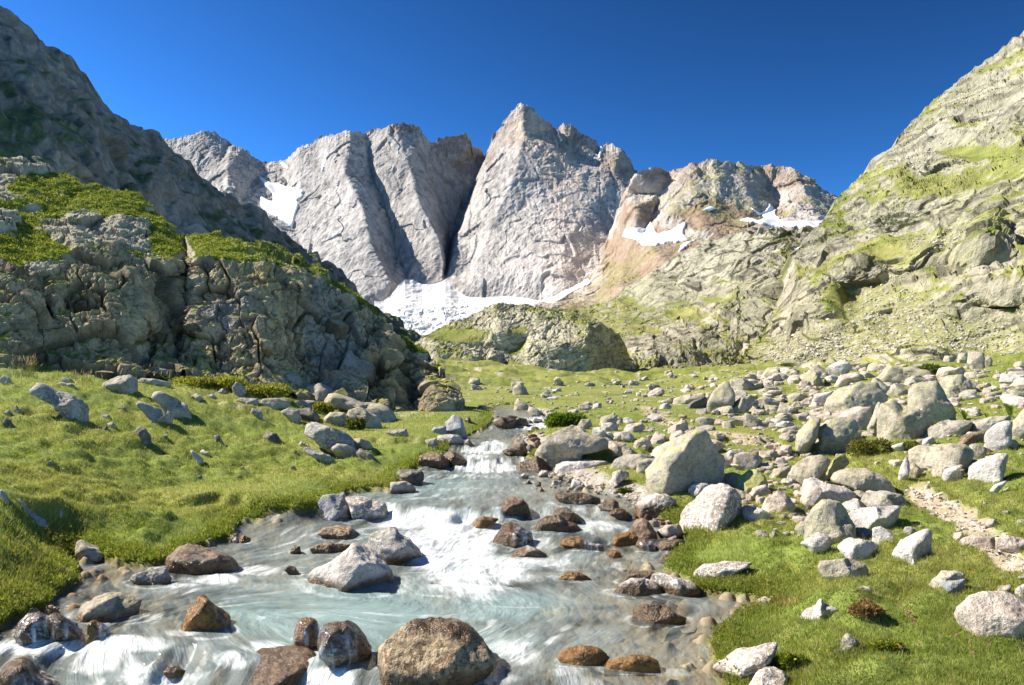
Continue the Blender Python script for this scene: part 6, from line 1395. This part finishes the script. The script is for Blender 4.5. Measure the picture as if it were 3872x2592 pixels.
# scree: past counting
def stones_mesh(name, pts, size, col, label, seed):
    q = np.random.default_rng(seed); V0, F0 = ico(1); n = len(pts); k = len(V0)
    V = np.repeat(V0[None], n, 0) * (1 + .28 * q.normal(size=(n, k, 1))).clip(.6, 1.5)
    a = q.uniform(0, 6.28, n); ca, sa = np.cos(a)[:, None], np.sin(a)[:, None]
    st_ = q.uniform(.5, 1.2, (n, 1)) , q.uniform(.4, .8, (n, 1))
    x, y, z = V[..., 0], V[..., 1] * st_[0], V[..., 2] * st_[1]
    V = np.stack([x * ca - y * sa, x * sa + y * ca, z], -1) * (size * .5)[:, None, None] + pts[:, None]
    F = (F0[None] + (np.arange(n) * k)[:, None, None]).reshape(-1, 3)
    add(name, new_mesh(name, V.reshape(-1, 3), F, False, np.repeat(col, k, 0)), M_KNOLL, label, 'scree', kind='stuff')
def scree_on(g, n, smin, smax, mask, label, seed):
    q = np.random.default_rng(seed); w_ = np.clip(mask, 0, 1) * ((g['u'] > -100) & (g['u'] < 4000))
    w_ = w_ + 1e-9
    i = q.choice(w_.size, n, p=(w_ / w_.sum()).ravel()); p = g['P'].reshape(-1, 3)[i]
    s = (smin + (smax - smin) * q.random(n) ** 4) * p[:, 1] / FPX
    c = mix(rgb(.36, .33, .27), rgb(.52, .48, .42), q.random(n))
    stones_mesh('scree', p + np.array([0, 0, .1]) * s[:, None], s, c, label, seed)
scree_on(D, 6500, 3.2, 17, D['sm'] + .05 * (1 - D['gm']), 'pale scree scattered over the lower right slope', 41)
scree_on(E, 1200, 3, 12, E['gm'] * .4 + .2, 'loose stones on the rock shelves in mid valley', 42)
q = np.random.default_rng(43)
mw = (.3 + rockf[:-1, :-1]) * (gy[:-1, :-1] > 36) * (gy[:-1, :-1] < 420) * np.minimum(area, 30) * (sd[:-1, :-1] > 1) * (cu[:-1, :-1] > 1500) * (cu[:-1, :-1] < 4000) + 1e-12
NS = 7500
idx = q.choice(mw.size, NS, p=(mw / mw.sum()).ravel()); rr, cc = idx // mw.shape[1], idx % mw.shape[1]
p = P3[rr, cc]; s = (3.0 + 13 * q.random(NS) ** 4) * p[:, 1] / FPX
stones_mesh('rubble', p, s, mix(rgb(.34, .31, .26), rgb(.55, .50, .44), q.random(NS)), 'tiny far stones strewn over the valley meadow', 43)
q = np.random.default_rng(44)
pmask = np.clip(pathm[:-1, :-1] * .7 + gravel[:-1, :-1] * (sd[:-1, :-1] > -.3) * .8, 0, 1) * np.minimum(area, 40) * (gy[:-1, :-1] < 50) + 1e-12
NS = 3600
idx = q.choice(pmask.size, NS, p=(pmask / pmask.sum()).ravel()); rr, cc = idx // pmask.shape[1], idx % pmask.shape[1]
p = P3[rr, cc]; s = (3.5 + 22 * q.random(NS) ** 5) * p[:, 1] / FPX
stones_mesh('gravel', p, s, mix(rgb(.30, .25, .20), rgb(.56, .50, .44), q.random(NS)), 'gravel and pebbles on the path and the stream shores', 44)
log('scree')
# ---- shrubs
M_STEM = plain('brown_stem', (.10, .065, .04))
def shrub(label, t, cx_, cy_, wpx, hpx, c1, c2, n=2600, leaf=.035, seed=1, flowers=None, kind='shrub'):
    q = np.random.default_rng(seed)
    u, v = tile(t, '%g,%g' % (cx_, cy_))[0]
    B0 = hit(u, v); k = B0[1] / FPX; W, Hh = wpx / 2.343 * k, hpx / 2.343 * k
    root = add(kind, None, None, label, kind, 'shrubs in the grass')
    root.location = B0 + np.array([0, .25 * W, 0])
    # lumpy crown: several domes
    nd = 7; cxs = np.stack([q.uniform(-.38, .38, nd) * W, q.uniform(-.25, .25, nd) * W, q.uniform(.15, .45, nd) * Hh], -1); rs = q.uniform(.20, .36, nd)
    j = q.integers(0, nd, n); d = unit(q.normal(size=(n, 3)) + np.array([0, 0, .35])); rad = q.uniform(.55, 1.0, n) ** .5
    p = cxs[j] + d * np.stack([rs[j] * W * rad, rs[j] * W * .8 * rad, rs[j] * 1.6 * Hh * rad], -1)
    p[:, 2] = np.maximum(p[:, 2], .01)
    a1 = unit(d + q.normal(0, .6, (n, 3)) + np.array([0, 0, .3])); a2 = unit(np.cross(a1, q.normal(size=(n, 3)))); s = leaf * q.uniform(.6, 1.4, n)
    c = mix(rgb(*c1), rgb(*c2), q.random(n)) * q.uniform(.7, 1.25, n)[:, None]
    if flowers is not None: c = mix(c, rgb(*flowers), (q.random(n) < .16) * 1.0)
    tris('foliage', p - a2 * s[:, None] * .5, p + a2 * s[:, None] * .5, p + a1 * s[:, None] * 1.6, c, M_LEAF, parent=root)
    ns = 40; b = np.stack([q.uniform(-.2, .2, ns) * W, q.uniform(-.15, .15, ns) * W, np.full(ns, -.03)], -1); e = p[q.integers(0, n, ns)]
    sdv = unit(np.cross(e - b, q.normal(size=(ns, 3)))) * .006
    tris('stem', b - sdv, b + sdv, e, np.full((ns, 3), .1), M_STEM, parent=root)
G1, G2 = (.17, .20, .03), (.34, .31, .06)
shrub('left olive shrub below the crag, behind the humped boulder', 1, 1790, 395, 500, 130, G1, G2, 5200, .07, 1)
shrub('right olive shrub below the crag, left of the split block', 2, 60, 470, 460, 120, G1, G2, 4600, .07, 2)
shrub('green shrub between the tilted block and the longest slab', 2, 650, 605, 170, 90, G1, G2, 2000, .06, 3)
shrub('dark shrub at the right end of the cracked slab', 2, 910, 770, 140, 110, (.06, .085, .02), (.13, .14, .035), 2000, .06, 4)
shrub('round green bush before the boulder field', 4, 1010, 1000, 320, 160, (.08, .115, .02), (.21, .20, .05), 3600, .045, 5, (.22, .13, .05))
shrub('small bush at the shaded hollow of the overhanging boulder', 4, 1340, 955, 190, 90, (.11, .15, .025), (.23, .21, .06), 1800, .045, 6)
shrub('low herb clump with yellow flowers in the foreground grass', 8, 1160, 1235, 230, 90, (.11, .155, .02), (.18, .21, .03), 1500, .022, 7, (.75, .52, .02))
shrub('leafy yellow-green clump beside the white corner rocks', 8, 280, 1400, 260, 160, (.10, .16, .02), (.19, .22, .03), 2200, .026, 8, (.45, .40, .03))
shrub('reddish dry heath patch in the foreground grass', 8, 930, 900, 260, 90, (.20, .11, .05), (.30, .19, .09), 2200, .022, 9)
shrub('round green tuft of moss at the waterline below the turf corner', 3, 1080, 1340, 90, 60, (.09, .15, .02), (.16, .20, .03), 900, .035, 10)
shrub('dark scrub patch behind the boulder field', 4, 1640, 280, 320, 90, (.07, .10, .02), (.15, .16, .035), 2600, .16, 11)
# green mound beside the upper fall
shrub('bright grassy mound right of the upper fall', 3, 560, 735, 300, 120, (.10, .17, .02), (.19, .24, .035), 4200, .10, 12, kind='mound')
# ---- ferns
def fern(label, t, cx_, cy_, hpx, n, seed):
    q = np.random.default_rng(seed); u, v = tile(t, '%g,%g' % (cx_, cy_))[0]
    B0 = hit(u, v); Hh = hpx / 2.343 * B0[1] / FPX
    root = add('fern', None, None, label, 'fern', 'ferns at the boulder field'); root.location = B0
    for k in range(n):
        a = q.uniform(0, 6.28); L = Hh * q.uniform(.85, 1.2); out = q.uniform(.2, .55)
        s = np.linspace(0, 1, 15); dirv = np.array([math.cos(a), math.sin(a), 0])
        c_ = dirv * (out * L * s ** 1.4)[:, None] + np.array([0, 0, 1]) * (L * (s - .28 * s ** 3))[:, None]
        side = np.array([-math.sin(a), math.cos(a), 0]); w_ = .20 * L * np.sin(np.pi * np.clip(s * .92 + .08, 0, 1)) ** .8
        A1, B1, C1 = [], [], []
        for i in range(1, 14):
            for sg in (-1, 1):
                A1.append(c_[i] - (c_[i + 1] - c_[i]) * .45); B1.append(c_[i] + (c_[i + 1] - c_[i]) * .45); C1.append(c_[i] + side * sg * w_[i] + (c_[i + 1] - c_[i]) * .9)
        m = len(A1); c = mix(rgb(.10, .19, .02), rgb(.20, .27, .04), q.random(m))
        tris('frond', np.array(A1), np.array(B1), np.array(C1), c, M_LEAF, parent=root)
fern('light green fern at the shaded end of the square-topped boulder', 4, 1820, 680, 120, 9, 1)
fern('small fern between the boulders left of the big fern', 4, 2010, 660, 70, 7, 2)
fern('biggest green fern near the right edge of the boulder field', 4, 2220, 650, 150, 11, 3)
# ---- tall seed-headed grass on the left crest
def stalks(label, t, cx_, cy_, hpx, n, spread, seed):
    q = np.random.default_rng(seed); u, v = tile(t, '%g,%g' % (cx_, cy_))[0]
    B0 = hit(u, v); k = B0[1] / FPX; Hh = hpx / 2.343 * k; W = spread / 2.343 * k
    root = add('tall_grass', None, None, label, 'tall grass', 'seed-headed grass tufts on the left crest'); root.location = B0
    b = np.stack([q.normal(0, .3, n) * W, q.normal(0, .3, n) * W, 0 * np.ones(n)], -1)
    e = b + np.stack([q.normal(.05, .22, n) * Hh, q.normal(0, .2, n) * Hh, q.uniform(.65, 1.1, n) * Hh], -1)
    sv = np.array([1, 0, 0]) * .010
    tris('stalk', b - sv, b + sv, e, mix(rgb(.17, .19, .05), rgb(.30, .26, .10), q.random(n)), M_LEAF, parent=root)
    s2 = np.array([.022, 0, 0]); dn = unit(e - b)
    tris('seed_head', e - dn * .12 - s2, e - dn * .12 + s2, e + dn * .06, np.tile(rgb(.42, .27, .20), (n, 1)), M_LEAF, parent=root)
stalks('tall seed-headed grass tuft at the left end of the crest', 1, 240, 300, 190, 46, 170, 1)
stalks('short seed-headed grass tuft in the middle of the left crest', 1, 720, 330, 90, 30, 200, 2)
stalks('sparse seed-headed grass tuft before the crag foot blocks', 1, 1300, 300, 120, 18, 240, 3)
log('shrubs')
# ---- flowers
def flower_mesh(name, rad, c, petals):
    A1, B1, C1, cl = [], [], [], []
    q = np.random.default_rng(5)
    for k in range(petals):
        d = unit(q.normal(size=3) + np.array([0, 0, .9])); s_ = unit(np.cross(d, q.normal(size=3)))
        A1.append(-s_ * rad * .35); B1.append(s_ * rad * .35); C1.append(d * rad); cl.append(np.array(c) * q.uniform(.8, 1.2))
    V = np.stack([A1, B1, C1], 1).reshape(-1, 3) + np.array([0, 0, .10]); 
    V = np.concatenate([V, [[-.003, 0, 0], [.003, 0, 0], [0, 0, .10]]]); cl = np.repeat(np.array(cl), 3, 0); cl = np.concatenate([cl, np.tile([.1, .16, .03], (3, 1))])
    me = new_mesh(name, V, np.arange(len(V)).reshape(-1, 3), True, np.clip(cl, 0, 1)); me.materials.append(M_LEAF); return me
PINK, YEL = flower_mesh('clover', .020, (.60, .30, .34), 40), flower_mesh('hawkbit', .018, (.80, .50, .015), 30)
for x, y in [(1022, 962), (1255, 885), (1335, 862), (1308, 938), (1335, 950), (1302, 965), (1350, 998), (1368, 1042), (1250, 1270), (1415, 1242), (1750, 1158), (1875, 1210), (2040, 1248), (1890, 1320)]:
    o = add('clover', PINK, None, 'round pink clover head standing in the right foreground grass', 'flower', 'pink clover heads in the right foreground'); P_ = hit(*tile(8, '%g,%g' % (x, y))[0]); o.location = P_ + np.array([0, 0, -.01]); o.rotation_euler[2] = x
for x, y in [(268, 1182), (603, 1305), (1110, 1378), (75, 662), (545, 697), (1850, 588), (1897, 597), (240, 535)]:
    o = add('hawkbit', YEL, None, 'single bright yellow flower standing in the right foreground grass', 'flower', 'yellow flowers in the right foreground'); P_ = hit(*tile(8, '%g,%g' % (x, y))[0]); o.location = P_; o.rotation_euler[2] = x
q = np.random.default_rng(77); A1, B1, C1, cl = [], [], [], []
def sprinkle(t, x0, x1, y0, y1, n, cs, rad):
    for k in range(n):
        P_ = hit(*tile(t, '%g,%g' % (q.uniform(x0, x1), q.uniform(y0, y1)))[0])
        if surf_at(P_[0], P_[1], sd) < .1: continue
        c = np.array(cs[q.integers(len(cs))]); rd = rad * P_[1] / 12.
        for m in range(7):
            d = unit(q.normal(size=3) + np.array([0, -.3, .7])) * rd; s_ = unit(np.cross(d, q.normal(size=3))) * rd * .5
            b = P_ + np.array([0, 0, .07 + .003 * P_[1]]); A1.append(b - s_); B1.append(b + s_); C1.append(b + d); cl.append(c)
YE, WH, PK = (.80, .55, .02), (.75, .70, .66), (.62, .34, .38)
sprinkle(5, 60, 520, 180, 420, 26, [(.80, .42, .02)], .013); sprinkle(5, 950, 1700, 40, 220, 14, [YE], .012)
sprinkle(7, 1620, 1960, 80, 340, 40, [YE], .013); sprinkle(8, 150, 560, 380, 680, 26, [YE], .012)
sprinkle(1, 100, 2000, 850, 1420, 110, [WH, PK, PK, WH, YE], .010); sprinkle(2, 100, 900, 1050, 1450, 60, [WH, YE, WH], .010)
sprinkle(8, 1400, 2300, 1000, 1500, 30, [WH, PK, YE], .008); sprinkle(4, 1500, 2300, 1150, 1500, 30, [WH, YE], .009)
tris('wildflowers', np.array(A1), np.array(B1), np.array(C1), np.array(cl), M_LEAF, label='tiny wild flowers sprinkled through the grass', cat='wildflowers', kind='stuff')
# ---- three far hikers on the meadow
def hiker(label, u, v, top, leg, pack, yaw, stride, crouch=False):
    P_ = hit(u, v); k = .62 if crouch else 1.0
    me = bpy.data.meshes.new('person'); import bmesh
    bm = bmesh.new(); sk = bm.verts.layers.skin.verify()
    J = {'pel': (0, 0, .95 * k, .15), 'wai': (0, .02, 1.12 * k, .13), 'che': (0, .05, 1.36 * k, .17), 'nec': (0, .06, 1.50 * k, .06), 'hea': (0, .08, 1.64 * k, .10), 'top': (0, .08, 1.72 * k, .07)}
    for s, n in ((-1, 'l'), (1, 'r')):
        J.update({n + 'hip': (s * .10, 0, .88 * k, .10), n + 'kne': (s * .11, s * stride * .5 + .04, .48 * k, .065), n + 'ank': (s * .11, s * stride - .02, .09, .045), n + 'toe': (s * .12, s * stride + .15, .04, .035),
                  n + 'sho': (s * .19, .05, 1.42 * k, .07), n + 'elb': (s * .25, -s * stride * .3, 1.14 * k, .05), n + 'wri': (s * .24, -s * stride * .5 + .12, .92 * k, .035), n + 'han': (s * .23, -s * stride * .5 + .17, .84 * k, .035)})
    vs = {}
    for n, (x, y, z, rr_) in J.items():
        b = bm.verts.new((x, y, z)); b[sk].radius = (rr_, rr_); vs[n] = b
    vs['pel'][sk].use_root = True
    for a, b in [('pel', 'wai'), ('wai', 'che'), ('che', 'nec'), ('nec', 'hea'), ('hea', 'top')] + [p2 for n in 'lr' for p2 in (('pel', n + 'hip'), (n + 'hip', n + 'kne'), (n + 'kne', n + 'ank'), (n + 'ank', n + 'toe'), ('che', n + 'sho'), (n + 'sho', n + 'elb'), (n + 'elb', n + 'wri'), (n + 'wri', n + 'han'))]:
        bm.edges.new((vs[a], vs[b]))
    bm.to_mesh(me); bm.free()
    nt = NT('hiker_clothes'); z = nt.n('ShaderNodeSeparateXYZ'); nt.l(nt.n('ShaderNodeTexCoord').outputs['Object'], z.inputs[0])
    c = nt.ramp(nt.math('DIVIDE', z.outputs[2], 1.8 * k), [(0, leg), (.53, top), (.85, (.45, .30, .22)), (.93, (.06, .045, .03))], 'CONSTANT')
    ob = add('person', me, nt.done(nt.pr(c, .8).outputs[0]), label, 'person', 'hikers crossing the far meadow')
    ob.modifiers.new('Skin', 'SKIN'); sb = ob.modifiers.new('Sub', 'SUBSURF'); sb.levels = 1; sb.render_levels = 2
    ob.location = P_; ob.rotation_euler[2] = yaw
    V, F = rock_shape(np.array([(-.17, 0), (-.19, .3), (-.14, .56), (0, .62), (.14, .56), (.19, .3), (.17, 0), (0, -.04)]), 5, 7, 3, .75, .03)
    b = add('backpack', new_mesh('backpack', V, F, True), plain('pack_cloth', pack), 'hiking backpack worn by the hiker ' + ('in black' if top[0] < .1 else ('in a pale shirt' if top[0] > .5 else 'in a dull brown jacket')), 'backpack')
    b.location = Vector(P_) + Vector((math.sin(yaw) * .24, -math.cos(yaw) * .24, .92 * k)); b.rotation_euler[2] = yaw
hiker('hiker in dark clothes walking on the far meadow below the knoll', 2648, 1405, (.03, .03, .035), (.05, .04, .04), (.20, .19, .20), 1.2, .22)
hiker('hiker in a pale shirt on the far meadow beside white stones', 2722, 1395, (.72, .66, .68), (.12, .06, .08), (.25, .08, .06), 1.1, .16)
hiker('hiker in a dull brown jacket farthest right on the meadow', 2762, 1387, (.16, .11, .10), (.10, .08, .08), (.14, .12, .12), 1.0, .2)
log('green done')
# ------------------------------------------------------------------ light, sky, camera
SUN = np.array([-.72, .17, .65]); SUN /= np.linalg.norm(SUN)
elev = math.asin(SUN[2]); azi = math.atan2(SUN[0], SUN[1])
w = bpy.data.worlds.new('World'); SC.world = w; w.use_nodes = True
nt = w.node_tree; bg = nt.nodes['Background']
sky = nt.nodes.new('ShaderNodeTexSky'); sky.sky_type = 'NISHITA'; sky.sun_disc = False
sky.sun_elevation = elev; sky.sun_rotation = azi; sky.altitude = 2200; sky.air_density = 1.0; sky.dust_density = .25; sky.ozone_density = 5
hsv = nt.nodes.new('ShaderNodeHueSaturation'); hsv.inputs['Hue'].default_value = .482; hsv.inputs['Saturation'].default_value = SKY_SAT; hsv.inputs['Value'].default_value = SKY_VAL
gam = nt.nodes.new('ShaderNodeGamma'); gam.inputs[1].default_value = SKY_GAM
nt.links.new(sky.outputs[0], gam.inputs[0]); nt.links.new(gam.outputs[0], hsv.inputs['Color']); nt.links.new(hsv.outputs[0], bg.inputs[0])
bg.inputs[1].default_value = SKY_STR
sl = bpy.data.lights.new('sun', 'SUN'); sl.energy = SUN_STR; sl.angle = math.radians(.5); sl.color = (1, .92, .79)
so = bpy.data.objects.new('sun', sl); COL.objects.link(so)
so.rotation_euler = Vector(-SUN).to_track_quat('-Z', 'Y').to_euler()
cam = bpy.data.cameras.new('camera'); cam.sensor_width = 36; cam.lens = 36 * FPX / 3872; cam.clip_end = 20000; cam.clip_start = .1
co = bpy.data.objects.new('camera', cam); COL.objects.link(co)
co.location = (0, 0, CAMZ); co.rotation_euler = (math.pi / 2 + PITCH, 0, 0)
SC.camera = co
SC.view_settings.view_transform = 'Standard'; SC.view_settings.look = 'None'; SC.view_settings.gamma = 1; SC.view_settings.exposure = EXPO
SC.cycles.max_bounces = 6; SC.cycles.transparent_max_bounces = 8; SC.cycles.caustics_reflective = False; SC.cycles.caustics_refractive = False
SC.cycles.sample_clamp_indirect = 4
log('done')
